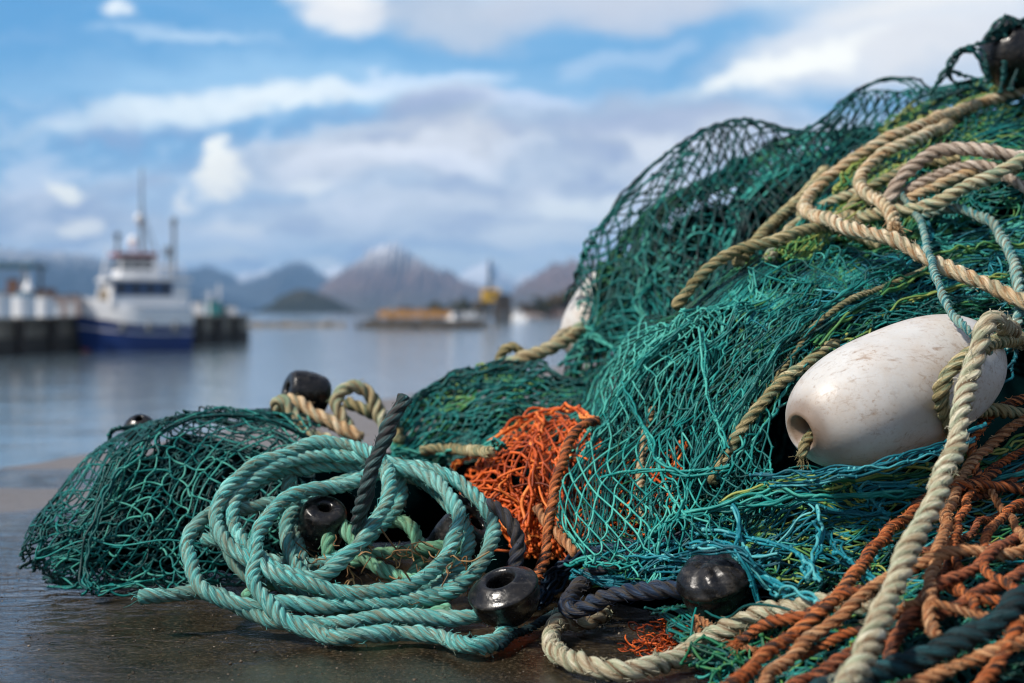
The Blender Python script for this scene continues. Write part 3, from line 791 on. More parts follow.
bd('net_turq', [(1020,330),(1004,358),(990,386),(980,420)], 6, .005, .0015, 47, (.4, .25), .03)
g = Geo()
bd('net_green', [(1030,245),(960,255),(900,285),(850,315),(815,345)], 6, .005, .0015, 50, (.7, .3), .02)
bd('net_green', [(1030,270),(950,290),(890,312),(850,335),(800,362)], 6, .006, .0014, 51, (.5, .3), .015)
bd('net_green', [(1000,300),(960,310),(900,330),(840,360),(790,400)], 6, .006, .0014, 52, (.45, .3), .012)
bd('net_green', [(1030,440),(960,462),(900,472),(840,486),(780,484),(720,505)], 7, .005, .0015, 53, (.75, .3), .024)
bd('net_green', [(1030,80),(970,102),(930,118),(890,138),(855,165),(835,190)], 6, .006, .0018, 54, (.85, .25), .03)
bd('net_green', [(1030,68),(975,88),(930,106),(880,132)], 6, .007, .0017, 55, (.7, .3), .03)

for sd, sp in ((85, [(752,478,1.345),(800,478,1.325),(845,472,1.312),(890,462,1.312),(935,447,1.33),(985,425,1.37)]), (86, [(770,486,1.335),(830,480,1.315),(880,470,1.308),(930,455,1.325),(975,440,1.35)]), (81, [(690,546,1.325),(716,546,1.30),(745,560,1.285),(768,586,1.28),(795,602,1.285)]), (82, [(676,556,1.34),(706,551,1.305),(738,553,1.287),(762,572,1.28),(790,590,1.285)]), (83, [(722,540,1.33),(738,556,1.285),(752,580,1.28),(760,605,1.285)])):
    edge(r, 'net_turq', [P(*q) for q in sp], 4, .0035, .0012, sd, (.5, .3))
# orange net
r = net_root('orange', 'small orange net hanging in a gathered fold beside the teal coil')
core_mesh('packed_netting', 'orange', M['core'], r, seed=6, shrink=.02)
esO = LOBES['orange'] + LOBES['front'] + LOBES['mid']
rowsO = [[(455,470,.02),(500,436,.03),(541,411,.034),(575,410,.034),(605,430,.02)],
         [(465,478,.02),(505,455,.03),(543,436,.034),(572,440,.034),(610,465,.02)],
         [(480,492,.02),(512,485,.028),(545,475,.032),(572,480,.03),(615,505,.02)],
         [(496,510,.018),(520,515,.024),(545,512,.028),(572,520,.024),(620,540,.02)],
         [(512,535,.01),(530,545,.014),(548,548,.018),(575,556,.014),(625,566,.012)]]
for q, (L, tw, E, sl, ti) in enumerate([(.021, .00150, .5, 1.2, (.72, .25)), (.020, .0014, .4, 1.15, (.5, .3))]):
    g = Geo()
    net_sheet(g, [[(a[0], a[1], max(.004, a[2] - .01 * q)) for a in row] for row in rowsO], L, tw, E=E, slack=sl, seed=240 + q, warp=.04, es=esO, tint=ti, dmin=.003, gather=.5, cseed=8, stray=10)
    g.build('net_fold', M['net_orange'], r)
g = Geo()
for k, sp in enumerate([[(452,466),(490,442),(520,420),(545,410),(575,409),(592,418)], [(541,411),(538,440),(532,470),(528,505),(526,540)], [(592,418),(572,434),(562,462),(556,490)]]):
    edge(r, 'net_orange', rope_path(sp, .003, .034, es=esO), 4, .0035, .0019, 60 + k, (.7, .2))
for k in range(2):      # loose threads of the same net under the teal lobe
    g = Geo()
    net_sheet(g, [[(590,440,.012),(640,440,.012),(690,430,.012)], [(590,500,.012),(640,500,.012),(690,490,.012)], [(590,550,.012),(640,550,.012),(690,530,.012)]], .020, .0014, E=.6, slack=1., seed=250 + k, warp=.05, tint=(.45, .3), dmin=.003, gather=.4)
    g.build('net_fold', M['net_orange'], r)

# ------------------------------------------------------------------ ropes on the heap
rope('rope', [(1075,75,.03),(1024,89,.03),(987,101,.03),(964,109,.03),(941,117,.03),(917,127,.03),(894,136,.03),(870,149,.03),(847,163,.03),(826,180,.03),(811,194,.03),(804,206,.032),(812,215,.04),(831,221,.045),(852,228,.05),(871,234,.05),(886,238,.05),(911,249,.05),(940,264,.05),(973,280,.045),(1005,293,.045),(1026,302,.045),(1075,322,.04)], .0088, M['cream'], 'long cream rope crossing the heap top then doubling back down over the nets', seed=20, smooth=2, fuzz=1.5)
rope('rope', [(955,120,.02),(941,128,.025),(912,140,.03),(889,151,.03),(870,163,.03),(859,177,.034),(862,190,.04),(873,197,.045),(884,205,.05),(891,215,.05),(894,228,.045)], .0085, M['cream'], 'cream rope curling down to a frayed stub on the heap top', seed=21, smooth=1, fray=(0, 60), fuzz=1.8)
rope('rope', [(880,214,.02),(887,200,.03),(898,184,.035),(912,166,.04),(931,154,.045),(955,148,.045),(978,149,.04),(1001,154,.04),(1024,159,.03),(1060,170,.02)], .0092, M['bleached'], 'bleached grey cream rope arched over the bundle on the heap top', seed=22, fuzz=1.5)
rope('rope', [(800,214,.02),(845,217,.025),(872,216,.03),(901,211,.04),(931,205,.05),(959,192,.05),(987,177,.05),(1024,161,.05),(1070,143,.04)], .0088, M['green_cream'], 'greenish cream rope slanting up to the right under the bleached arch', seed=23, fuzz=1.3)
rope('rope', [(738,262,.01),(757,241,.02),(773,224,.025),(792,207,.025),(806,192,.02),(820,178,.02),(826,170,.015)], .0085, M['straw'], 'straw rope rising from the net edge to the left bend of the long cream rope', seed=24)
rope('rope', [(676,310,.01),(689,290,.02),(705,271,.024),(723,257,.026),(747,246,.026),(773,241,.026),(797,233,.028),(818,228,.028),(848,232,.02),(880,246,.01)], .0074, M['straw'], 'tan rope following the upper left edge of the bright teal net', seed=25, fuzz=1.5)
rope('rope', [(770,258,.01),(784,236,.02),(800,222,.02),(822,206,.02),(843,196,.02),(860,194,.01)], .0075, M['green_cream'], 'short greenish rope lying below the straw rope on the heap', seed=26)
rope('rope', [(845,212,.02),(862,196,.02),(877,184,.025),(901,171,.025),(925,162,.02),(960,160,.02)], .0080, M['straw'], 'straw rope seen through the arch of the bleached rope', seed=27)
rope('rope', [(890,210,.015),(915,196,.02),(945,182,.025),(975,172,.025),(1000,168,.02),(1040,172,.01)], .0072, M['cream'], 'thin cream rope running level inside the rope arch', seed=28, fuzz=2.5)
rope('rope', [(900,196,.02),(930,178,.03),(965,166,.03),(990,165,.03),(1010,180,.03),(1040,196,.02)], .0072, M['bleached'], 'frayed bleached rope bending down at the right end of the arch', seed=29, fuzz=4.)
rope('rope', [(712,482,.008),(716,471,.012),(730,449,.018),(750,418,.022),(772,393,.022),(801,366,.02),(822,351,.012),(838,344,.004)], .0068, M['straw'], 'straw rope curving down through the net left of the white float', seed=30)
rope('rope', [(776,384,.012),(790,356,.02),(806,335,.022),(830,312,.024),(858,297,.024),(900,281,.02),(935,265,.01)], .0036, M['straw'], 'thin straw line curving over the net above the white float', 'rope', seed=31, fuzz=.6)
rope('rope', [(652,408,.004),(646,430,.006),(643,457,.008),(640,486,.008),(641,520,.004)], .0052, M['cream'], 'cream line hanging behind the teal net lobe left of centre', seed=32, fuzz=.5)
FY = 1.33
rope('rope', [(1020,342,.02),(1008,330,None,1.37),(998,321,None,1.345),(988,322,None,1.33),(980,341,None,1.32),(973,364,None,1.31),(967,386,None,1.30),(962,408,None,1.285),(955,447,None,1.25),(936,495,None,1.20),(913,544,None,1.145),(887,602,None,1.08),(868,646,None,1.03),(850,684,None,.985),(826,735,None,.94)], .0092, M['pale'], 'thick pale rope hanging from the float down across the orange ropes', seed=33, smooth=1, push=False, fuzz=1.6)
rope('rope', [(1060,336,.02),(1024,339,.03),(1002,341,None,1.365),(985,347,None,1.345),(966,356,None,1.33),(951,369,None,1.325),(943,386,None,1.325),(942,402,None,1.335),(946,420,None,1.35),(958,440,None,1.38)], .0075, M['straw'], 'straw coloured rope looped around the right end of the white float', seed=34, push=False, fuzz=1.3)
rope('rope', [(960,408,None,1.36),(985,411,.03),(1024,414,.03),(1060,420,.02)], .0068, M['straw'], 'short straw rope running right from behind the hanging pale rope', seed=35)
rope('line', [(900,190,.03),(908,203,.03),(921,222,.03),(928,251,None,1.50),(937,280,None,1.46),(950,309,None,1.40),(962,326,None,1.36),(975,340,None,1.345),(990,352,None,1.36)], .0042, M['turq_rope'], 'thin turquoise flecked line hanging from the heap top to the white float', seed=36, push=False, fuzz=.8)
rope('line', [(925,214,.02),(941,210,.03),(966,209,.034),(989,222,.036),(1005,244,.036),(1017,270,.034),(1021,302,.034),(1014,330,.03),(1008,352,.02)], .0064, M['turq_rope'], 'turquoise and white line curving down along the right edge of the heap', seed=37, fuzz=1.)

# orange ropes at lower right
ORG = 'orange ropes tangled at the lower right'
def orope(sp, R, m, lab, sd, lift=.02, **k):
    return rope('rope', sp, R * .84, M[m], lab, seed=sd, lift=lift, group=ORG, **dict(dict(fuzz=2.6, wob=.0012), **k))
orope([(1070,388),(1024,398),(998,408),(982,424),(973,447),(976,470),(985,490)], .0058, 'orange', 'thin orange rope hooking down beside the white float at the right edge', 40, .035)
orope([(1070,400),(1024,420),(998,438),(975,460),(960,480),(951,504),(942,535),(935,566),(929,602),(934,640)], .0064, 'peach', 'orange and peach rope dropping steeply just right of the hanging pale rope', 41, .036)
orope([(945,488),(965,485),(984,484),(1024,489),(1070,495)], .0062, 'orange', 'short level orange rope right of the hanging pale rope', 42, .04)
orope([(1000,470),(960,488),(927,500),(900,520),(880,542),(863,564),(844,590),(826,607),(791,635),(761,659),(731,684),(690,715)], .0066, 'orange', 'long orange rope flecked black slanting from the pale rope to the bottom edge', 43, .034, smooth=2)
orope([(1075,542),(1024,549),(984,552),(940,557),(904,571),(880,585),(850,603),(827,629),(797,648),(775,670),(758,690),(730,720)], .0064, 'peach', 'peach orange rope parallel to and below the long black flecked one', 44, .03, smooth=2)
orope([(1075,508),(1024,535),(998,551),(971,569),(944,580),(922,598),(900,628),(888,660)], .0060, 'rust', 'rust rope curving down to the left below the short level orange rope', 45, .03)
orope([(1075,560),(1024,571),(993,588),(958,606),(927,620),(887,637),(850,655),(809,677),(770,700)], .0062, 'rust', 'rust red rope lying low across the dark teal rope', 46, .022)
orope([(1060,455),(1024,469),(1000,490),(970,497),(940,510),(916,524)], .0055, 'rust', 'rust rope end slanting under the level orange rope', 47, .025)
orope([(985,480),(998,500),(1012,524),(1032,545)], .0046, 'peach', 'thin peach rope slanting down to the right edge', 48, .035)
orope([(1070,590),(1024,628),(1002,652),(980,684),(960,720)], .0064, 'orange', 'orange rope in the bottom right corner running over the dark teal rope', 49, .03)
orope([(1070,630),(1020,645),(971,664),(920,678),(880,700)], .0064, 'peach', 'peach rope along the bottom edge at the right corner', 50, .028)
orope([(900,575),(868,592),(836,600),(800,615),(770,624),(748,630),(738,640)], .0058, 'orange', 'orange rope with dark bands crossing the grey pale rope', 51, .03, fray=(0, 50), fuzz=2.5)
orope([(960,540),(948,570),(928,600),(905,628),(890,652)], .0058, 'rust', 'rust rope crossing behind the peach rope near the bottom right', 52, .022)
orope([(1065,585),(1020,600),(985,600),(950,590),(925,575)], .0055, 'orange', 'orange rope sagging between the rust ropes at the right', 53, .022)
rope('rope', [(1070,570,.03),(1024,598,.032),(993,624,.032),(949,646,.03),(904,664,.03),(860,678,.03),(815,692,.03)], .0092, M['tealdark'], 'dark teal rope slanting across the bottom right corner', seed=54)
orope([(1070,440),(1024,452),(990,470),(968,500),(955,540),(960,580),(975,612)], .0046, 'orange', 'thin orange cord dropping behind the peach rope right of the pale rope', 58, .03)
orope([(1060,520),(1015,512),(985,520),(962,540),(930,552),(895,548)], .0042, 'rust', 'thin rust cord winding left below the short level orange rope', 59, .028)
orope([(1050,612),(1010,590),(985,560),(990,530),(1020,505),(1060,498)], .0048, 'orange', 'orange cord making a wide bend at the right edge', 64, .034)
orope([(870,640),(885,615),(915,600),(950,606),(985,622),(1030,618)], .0044, 'peach', 'thin peach cord humped over the rust ropes near the bottom right', 65, .034)
orope([(800,660),(830,640),(862,628),(880,636),(872,656),(845,672)], .0042, 'orange', 'thin orange cord hooked under the pale rope at the bottom', 66, .022, fray=(0, 30))
# orange ropes of the small net
rope('rope', [(600,420,.03),(588,420,.04),(575,433,.044),(564,458,.044),(556,482,.044),(551,507,.044),(548,531,.044),(545,556,.04),(536,582,.03)], .0060, M['orange'], 'braided orange rope hanging down the front of the small orange net', seed=55, lift=.04)
rope('rope', [(536,508,.03),(546,520,.034),(560,535,.034),(576,553,.03)], .0060, M['peach'], 'short orange rope slanting behind the hanging braided one', seed=56)
# frayed orange at the pale rope
rope('rope', [(720,634,.01),(700,622,.012),(690,608,.012),(700,640,.008),(716,650,.006),(735,640,.006),(755,650,.004)], .0036, M['peach'], 'frayed orange line knotted under the grey pale rope', seed=57, fuzz=7, fray=(40, 60))

# pale loop at the bottom and navy ropes
rope('rope', [(604,612,.002),(592,622,.004),(578,624,.002),(566,618,.0),(556,625,.0),(551,641,0),(562,657,0),(587,666,0),(619,671,0),(646,670,0),(673,660,.0),(694,646,.0),(719,632,.004),(749,617,.01),(785,609,.014),(830,604,.016),(880,604,.01)], .0094, M['pale'], 'grey pale rope looping along the wet ground under the navy ropes', seed=60, fuzz=1.6, smooth=1)
rope('rope', [(655,545,.02),(640,553,.024),(614,562,.024),(598,570,.024),(582,584,.022),(570,598,.02),(567,609,.016),(575,616,.018),(588,605,.024),(606,598,.028),(630,591,.028),(655,588,.026),(684,591,.014),(710,600,.004)], .0088, M['navy'], 'navy blue rope doubled back in a hairpin beside the ribbed black float', seed=61, fuzz=1.4)
rope('rope', [(462,498,None,1.60),(478,502,None,1.56),(496,508,None,1.53),(512,523,None,1.51),(521,543,None,1.50),(517,562,None,1.50),(505,585,None,1.50)], .0082, M['navy'], 'dark navy rope arcing behind the right side of the teal coil', seed=62)
rope('rope', [(590,606,.01),(568,606,.006),(547,618,.002),(528,629,0),(512,636,0),(498,646,0)], .0046, M['tealdark'], 'thin dark line trailing on the ground below the black float', seed=63, fuzz=3.)
r = tag(empty('rope', (.07, 1.5, 0)), 'dark blue green twine bundle hanging from the teal net onto the ground', 'twine bundle')
g = Geo()
bundle(g, rope_path([(690,540,.02),(650,548,.026),(614,553,.026),(590,557,.026),(573,562,.024),(558,575,.02),(545,588,.014),(535,604,.006)], .004), 22, .0055, .0018, 70, (.45, .3), taper=False)
g.build('twine_strands', M['net_navy'], r)
g = Geo()
bundle(g, rope_path([(680,545,.026),(640,550,.03),(610,556,.03),(588,562,.03)], .004), 7, .006, .0016, 71, (.5, .3))
g.build('teal_strands', M['net_turq'], r)

# cream bunch and back ropes
rope('rope', [(296,424,None,1.97),(283,414,None,1.955),(277,404,None,1.95),(284,400,None,1.945),(291,414,None,1.94),(301,428,None,1.93),(315,437,None,1.92),(334,443,None,1.91)], .0098, M['green_cream'], 'cream rope draped over the left net behind the teal coil', seed=80, push=False)
rope('rope', [(286,400,None,1.98),(299,404,None,1.97),(312,411,None,1.96),(326,419,None,1.95),(341,428,None,1.94),(362,440,None,1.93)], .0098, M['cream'], 'cream rope slanting down behind the teal coil beside another cream one', seed=81, push=False)
rope('rope', [(352,436,None,1.97),(344,422,None,1.97),(338,410,None,1.97),(337,400,None,1.98),(343,390,None,1.99),(354,387,None,2.0),(366,392,None,2.0),(374,403,None,2.0),(380,416,None,2.0),(388,432,None,1.98)], .0100, M['green_cream'], 'greenish cream rope standing in a rounded loop against the water', seed=82, push=False)
rope('rope', [(345,401,None,2.04),(362,409,None,2.03),(380,417,None,2.02),(395,427,None,2.0),(398,445,None,1.98)], .0095, M['straw'], 'straw rope passing behind the standing cream loop', seed=83, push=False)
rope('rope', [(420,452,.03),(440,449,.034),(462,450,.034),(490,452,.03)], .0072, M['straw'], 'straw rope lying level across the middle net', seed=84)
rope('rope', [(505,366,None,2.16),(519,359,None,2.15),(535,354,None,2.15),(553,347,None,2.15),(569,338,None,2.16),(582,328,None,2.2)], .0110, M['green_cream'], 'thick greenish cream rope lying on the middle net toward the rear white float', seed=85, push=False)
rope('rope', [(497,366,None,2.2),(500,356,None,2.2),(506,349,None,2.2),(514,348,None,2.2),(522,353,None,2.2),(530,362,None,2.2)], .0075, M['straw'], 'small straw rope loop on the ridge of the middle net', seed=86, push=False)
rope('rope', [(548,352,None,2.24),(560,338,None,2.26),(570,331,None,2.28),(580,332,None,2.28)], .0095, M['pale'], 'pale rope passing behind the thick greenish rope near the rear float', seed=87, push=False)

# ------------------------------------------------------------------ floats
def lathe(prof, n=48, cap=False):
    """prof: list of (axial, radius); returns verts with axis +Z, quads"""
    prof = np.asarray(prof, float)
    a = np.arange(n) * 2 * math.pi / n
    v = np.stack([prof[:, 1][:, None] * np.cos(a), prof[:, 1][:, None] * np.sin(a), np.repeat(prof[:, :1], n, 1)], -1).reshape(-1, 3)
    K = len(prof); k = np.arange(K - 1)[:, None] * n; j = np.arange(n)[None]; j2 = (j + 1) % n
    q = np.stack([k + j, k + j2, k + n + j2, k + n + j], -1).reshape(-1, 4)
    return v, q
def orient(v, c, axis, roll=0.):
    Mx = np.array((Vector(axis).normalized().to_track_quat('Z', 'Y').to_matrix() @ Matrix.Rotation(roll, 3, 'Z')))
    return v @ Mx.T + np.asarray(c)

m, nt, bs = mat_new('white float plastic'); n = N(nt)
co = n.coord('Object')
base = n.mix(n.ramp(n.noise(co, 14, 5), [(.35, 0.), (.7, 1.)]), (.50, .49, .465), (.60, .60, .585))
speck = n.math('MULTIPLY', n.ramp(n.noise(co, 230, 6, .75), [(.54, 0.), (.66, .85)]), n.ramp(n.noise(co, 16, 4), [(.40, .2), (.58, 1.)]))
base = n.mix(speck, base, (.26, .165, .10))
scr = n.ramp(n.noise(n.vm('MULTIPLY', co, (30, 160, 90)), 1.2, 6, .75, .6), [(.53, 0.), (.66, .8)])
base = n.mix(n.math('MULTIPLY', scr, n.ramp(n.noise(co, 22, 3), [(.38, 0.), (.52, 1.)])), base, (.22, .14, .09))
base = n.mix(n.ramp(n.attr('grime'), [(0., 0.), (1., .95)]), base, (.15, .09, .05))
base = n.mix(n.ramp(n.noise(co, 9, 6, .65), [(.44, 0.), (.66, .6)]), base, (.44, .34, .25))
nt.links.new(base, bs.inputs['Base Color'])
nt.links.new(n.ramp(n.noise(co, 60, 4), [(.3, .30), (.7, .52)]), bs.inputs['Roughness'])
bs.inputs['Subsurface Weight'].default_value = .06; bs.inputs['Subsurface Radius'].default_value = (.02, .015, .01); bs.inputs['Subsurface Scale'].default_value = .3
nt.links.new(n.bump(n.math('ADD', n.noise(co, 120, 5), n.math('MULTIPLY', scr, -.5)), .16, .0015), bs.inputs['Normal'])
M['float_white'] = m

m, nt, bs = mat_new('black rubber'); n = N(nt)
co = n.coord('Object')
c = n.mix(n.ramp(n.noise(co, 40, 5), [(.35, 0.), (.75, 1.)]), (.004, .004, .0045), (.012, .011, .0105))
c = n.mix(n.ramp(n.noise(co, 150, 6, .7), [(.55, 0.), (.70, .6)]), c, (.085, .072, .058))
c = n.mix(n.ramp(n.noise(co, 18, 5, .6), [(.52, 0.), (.70, .3)]), c, (.04, .034, .027))
c = n.mix(n.ramp(n.noise(n.vm('MULTIPLY', co, (40, 40, 190)), 1., 5, .7, .4), [(.56, 0.), (.68, .45)]), c, (.085, .08, .075))
nt.links.new(c, bs.inputs['Base Color'])
nt.links.new(n.ramp(n.noise(co, 70, 4), [(.3, .15), (.7, .42)]), bs.inputs['Roughness'])
bs.inputs['Specular IOR Level'].default_value = .4
nt.links.new(n.bump(n.noise(co, 90, 6), .5, .0022), bs.inputs['Normal'])
M['rubber'] = m

def white_float(c, axis, half, R, label, ring=True):
    t = np.linspace(-1, 1, 61)
    prof = [(half * .62, R * .10), (half * .80, R * .115), (half * .90, R * .155), (half * .962, R * .235)]
    prof = [(-a, rr) for a, rr in prof]
    body = [(half * x, max(R * (1 - abs(x) ** 2.5) ** (1 / 2.25), R * .30)) for x in t if abs(x) <= .972]
    prof2 = prof + [(-half * .985, R * .29)] + body + [(half * .985, R * .29)] + [(-a, rr) for a, rr in prof[::-1]]
    v, q = lathe(prof2, 72)
    ax = v[:, 2] / half; rr = np.hypot(v[:, 0], v[:, 1])
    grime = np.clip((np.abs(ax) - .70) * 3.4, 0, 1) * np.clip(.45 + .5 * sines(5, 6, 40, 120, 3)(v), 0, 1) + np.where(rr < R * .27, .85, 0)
    v = v + (v / np.linalg.norm(v, axis=1, keepdims=True)) * (sines(8, 8, 15, 50, 3)(v) * .0007)[:, None]
    v = orient(v, c, axis)
    root = tag(empty('float', tuple(float(x) for x in c)), label, 'float')
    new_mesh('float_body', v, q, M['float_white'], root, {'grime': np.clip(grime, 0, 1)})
    return root
ca, cb = P(800, 433, 1.352), P(990, 350, 1.465)
ax = (ca - cb); L_ = np.linalg.norm(ax)
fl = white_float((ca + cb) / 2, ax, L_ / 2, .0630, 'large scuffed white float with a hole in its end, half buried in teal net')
g = Geo()
axn = ax / L_
pth = np.array([ca - axn * .05, ca - axn * .02 + [0.002, 0, -.003], ca + axn * .0 + [.004, -.002, -.010], ca + axn * .004 + [.004, -.004, -.022]])
rope_geo(g, pth, .0052, seed=90, fuzz=1.5, fray=(0, 26))
g.build('lanyard', M['straw'], fl)
cb2 = P(603, 300, 2.16); ca2 = P(572, 325, 2.13)
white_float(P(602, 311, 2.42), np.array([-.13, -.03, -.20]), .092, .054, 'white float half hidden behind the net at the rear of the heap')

def black_float(c, axis, R, kind, label, roll=0.):
    if kind == 'bobbin':     # squat ball with a raised rim and a bored hole
        prof = [(-.3, .36), (.40, .36), (.58, .40), (.64, .50), (.60, .64), (.50, .80), (.40, .92), (.35, 1.02), (.27, 1.04), (.20, .985), (0, .99), (-.2, .95), (-.45, .82), (-.65, .62), (-.76, .38), (-.72, .30), (-.3, .30)]
    elif kind == 'drum':
        prof = [(.5, .25), (.88, .26), (.95, .34), (.97, .60), (.90, .80), (.72, .92), (.3, 1.0), (-.2, 1.0), (-.7, .93), (-.92, .78), (-.98, .55), (-.94, .3), (-.6, .25)]
    elif kind == 'ribbed':
        prof = [(.80, .02), (.82, .2), (.80, .45), (.66, .72), (.46, .90), (.30, 1.0), (.24, 1.05), (.16, 1.05), (.10, .98), (-.1, .97), (-.35, .90), (-.6, .72), (-.78, .4), (-.8, .02)]
    else:
        prof = [(.6, .2), (.90, .21), (.96, .28)] + [(math.sin(a), math.cos(a)) for a in np.linspace(1.22, -1.22, 15)] + [(-.96, .28), (-.9, .21), (-.6, .2)]
    pr = np.array(prof)
    kk = np.concatenate([[0], np.cumsum(np.linalg.norm(np.diff(pr, axis=0), axis=1))]); qq = np.linspace(0, kk[-1], 90)
    pr = np.stack([np.interp(qq, kk, pr[:, i]) for i in range(2)], -1)
    for _ in range(2): pr[1:-1] = .25 * pr[:-2] + .5 * pr[1:-1] + .25 * pr[2:]
    v, q = lathe(pr * R, 56)
    if kind == 'ribbed':
        a = np.arctan2(v[:, 1], v[:, 0]); rad = np.hypot(v[:, 0], v[:, 1]); up = np.clip(v[:, 2] / R - .18, 0, .3) / .3
        k_ = np.abs(np.cos(3.5 * a + 1.1 * np.sin(2 * a + 1.) + 2.2 * v[:, 2] / R)) * up * np.clip(rad / R, 0, 1)
        v[:, :2] *= (1 + .12 * (k_ - .4))[:, None]; v[:, 2] *= 1 + .13 * (k_ - .4)
    v = v + sines(int(R * 1e4), 8, 30, 90, 3)(v)[:, None] * v * .012
    v = orient(v, c, axis, roll)
    o = new_mesh('float', v, q, M['rubber'], None, None, True, Vector([float(x) for x in c]))
    return tag(o, label, 'float', 'black rubber floats in the heap')
black_float(P(506, 597, 1.395), (-.28, -.34, .88), .035, 'bobbin', 'black rubber float with a bored hole at the right foot of the coil')
black_float(P(716, 587, 1.325), (-.25, -.25, .9), .037, 'ribbed', 'ribbed black float lying between the turquoise net and pale rope')
black_float(P(322, 524, 1.545), (.2, -.5, .8), .026, 'drum', 'small dark float seen through the loops of the teal coil')
black_float(P(462, 540, 1.56), (.6, -.4, .7), .032, 'drum', 'black float in shadow behind the right loops of the coil')
black_float(P(306, 393, 2.03), (-.85, -.45, .25), .031, 'drum', 'black drum shaped float behind the cream ropes against the water')
black_float(P(140, 430, 1.90), (.1, -.6, .8), .022, 'ball', 'tiny black float caught at the top of the left net')
black_float(P(1014, 54, 2.2), (-.5, -.6, .5), .054, 'ball', 'black float at the very top right of the heap under looped twine')
g = Geo()
for k, sp in enumerate([[(930,95),(945,75),(962,50),(978,55),(990,80)], [(960,52),(950,60),(955,75),(975,78)], [(985,40),(1000,20),(1012,18),(1030,35)], [(935,100),(955,92),(972,88),(988,92)], [(1000,24),(1008,45),(1004,70),(1000,92)], [(962,50),(985,42),(1006,30),(1030,18)], [(1030,22),(1016,40),(1018,62),(1012,90)]]):
    bundle(g, np.array([P(a, b, 2.16) for a, b in sp]), 3, .004, .0022, 300 + k, (.35, .2))
tag(g.build('looped_twine', M['net_dark']), 'dark green twine loops over the topmost black float', 'twine')
# =================================================================== SETTING
WZ = -1.9        # level of the harbour water below the quay
# ---- quay: wet concrete, edge running away to the right behind the nets
def quay_mesh():
    xs = np.concatenate([np.linspace(-1.6, 1.2, 260), np.linspace(1.25, 8, 30)])
    ys = np.concatenate([np.linspace(-1.5, .9, 30), np.linspace(.92, 3.4, 250), np.linspace(3.5, 9, 40)])
    X, Yv = np.meshgrid(xs, ys, indexing='xy')
    # edge line: x = -1.03 + (y-2.86)*.244
    edge = -1.05 + (Yv - 2.86) * .244
    ii = np.arange(X.size).reshape(X.shape)
    # squeeze every row so that it begins on the edge
    X2 = edge + (X - X[:, :1]) * (8 - edge) / (8 + 1.6) if False else np.maximum(X, edge)
    w1, w2 = sines(1, 10, .8, 4, 2), sines(2, 14, 6, 26, 2)
    q = np.stack([X2, Yv], -1)
    Z = .003 * w1(q) + .0012 * w2(q)
    Z = np.where((q[..., 0] < -1.4), -.002, Z) - .004
    V_ = np.stack([X2, Yv, Z], -1).reshape(-1, 3)
    f = np.stack([ii[:-1, :-1], ii[:-1, 1:], ii[1:, 1:], ii[1:, :-1]], -1).reshape(-1, 4)
    P4 = V_[f]; area = np.linalg.norm(np.cross(P4[:, 1] - P4[:, 0], P4[:, 3] - P4[:, 0]), axis=1)
    f = f[area > 1e-9]
    # outer wall down to the water
    e = np.stack([edge[:, 0], ys, Z[:, 0]], -1)
    n0 = len(V_); top = e + np.array([-.002, 0, -.003]); bot = top.copy(); bot[:, 2] = WZ - 1.
    bev = top.copy()
    V_ = np.vstack([V_, top, bot])
    k = np.arange(len(ys) - 1)
    f2 = np.stack([n0 + k, n0 + k + 1, n0 + len(ys) + k + 1, n0 + len(ys) + k], -1)
    return V_, np.vstack([f, f2])
m, nt, bs = mat_new('wet concrete'); n = N(nt)
p = n.pos(); px_, py_, pz_ = n.sep(p)
agg = n.noise(p, 260, 6, .7); mid = n.noise(p, 22, 5, .6); big = n.noise(p, 3.2, 4, .55)
col_ = n.mix(n.ramp(mid, [(.3, 0.), (.7, 1.)]), (.008, .006, .004), (.032, .024, .014))
col_ = n.mix(n.ramp(agg, [(.52, 0.), (.62, .8)]), col_, (.10, .075, .045))
col_ = n.mix(n.ramp(n.noise(p, 95, 5, .7), [(.60, 0.), (.70, .75)]), col_, (.008, .008, .007))
col_ = n.mix(n.ramp(big, [(.45, 0.), (.62, .35)]), col_, (.05, .052, .035))
# dry patches far left and the strip at the edge; water lies everywhere else
wob_ = n.math('MULTIPLY', n.math('SUBTRACT', n.noise(p, 2.6, 5, .6), .5), .55)
yy = n.math('ADD', py_, wob_)
dry = n.math('MAXIMUM', n.ramp(n.math('DIVIDE', yy, 4.), [(.555, 0.), (.585, .9), (.640, .9), (.655, 0.)]),
                        n.ramp(n.math('DIVIDE', n.math('ADD', py_, n.math('MULTIPLY', px_, -.25)), 4.), [(.775, 0.), (.79, 1.)]))
damp = n.math('MULTIPLY', n.ramp(n.noise(p, 9, 6, .62), [(.47, 0.), (.60, 1.)]), n.ramp(px_, [(-.0, 0.), (.2, 1.)]))
drycol = n.mix(n.ramp(agg, [(.35, 0.), (.7, 1.)]), (.10, .085, .075), (.22, .19, .17))
col_ = n.mix(dry, col_, drycol)
nt.links.new(col_, bs.inputs['Base Color'])
pud = n.ramp(n.math('ADD', n.math('ADD', px_, .8), n.math('MULTIPLY', n.math('SUBTRACT', n.noise(p, 5, 5, .6), .5), .6)), [(.28, 1.), (.55, .15)])
rough = n.math('ADD', n.math('ADD', .03, n.math('MULTIPLY', n.math('MULTIPLY', n.ramp(n.noise(p, 30, 6, .65), [(.45, 0.), (.68, 1.)]), n.math('SUBTRACT', 1.1, pud)), .16)), n.math('MULTIPLY', dry, .42))
nt.links.new(rough, bs.inputs['Roughness'])
bs.inputs['IOR'].default_value = 1.36
rip = n.math('MULTIPLY', n.noise(n.vm('MULTIPLY', p, (24, 40, 1)), 1.0, 4, .55, .6), n.math('MULTIPLY', pud, 2.2))
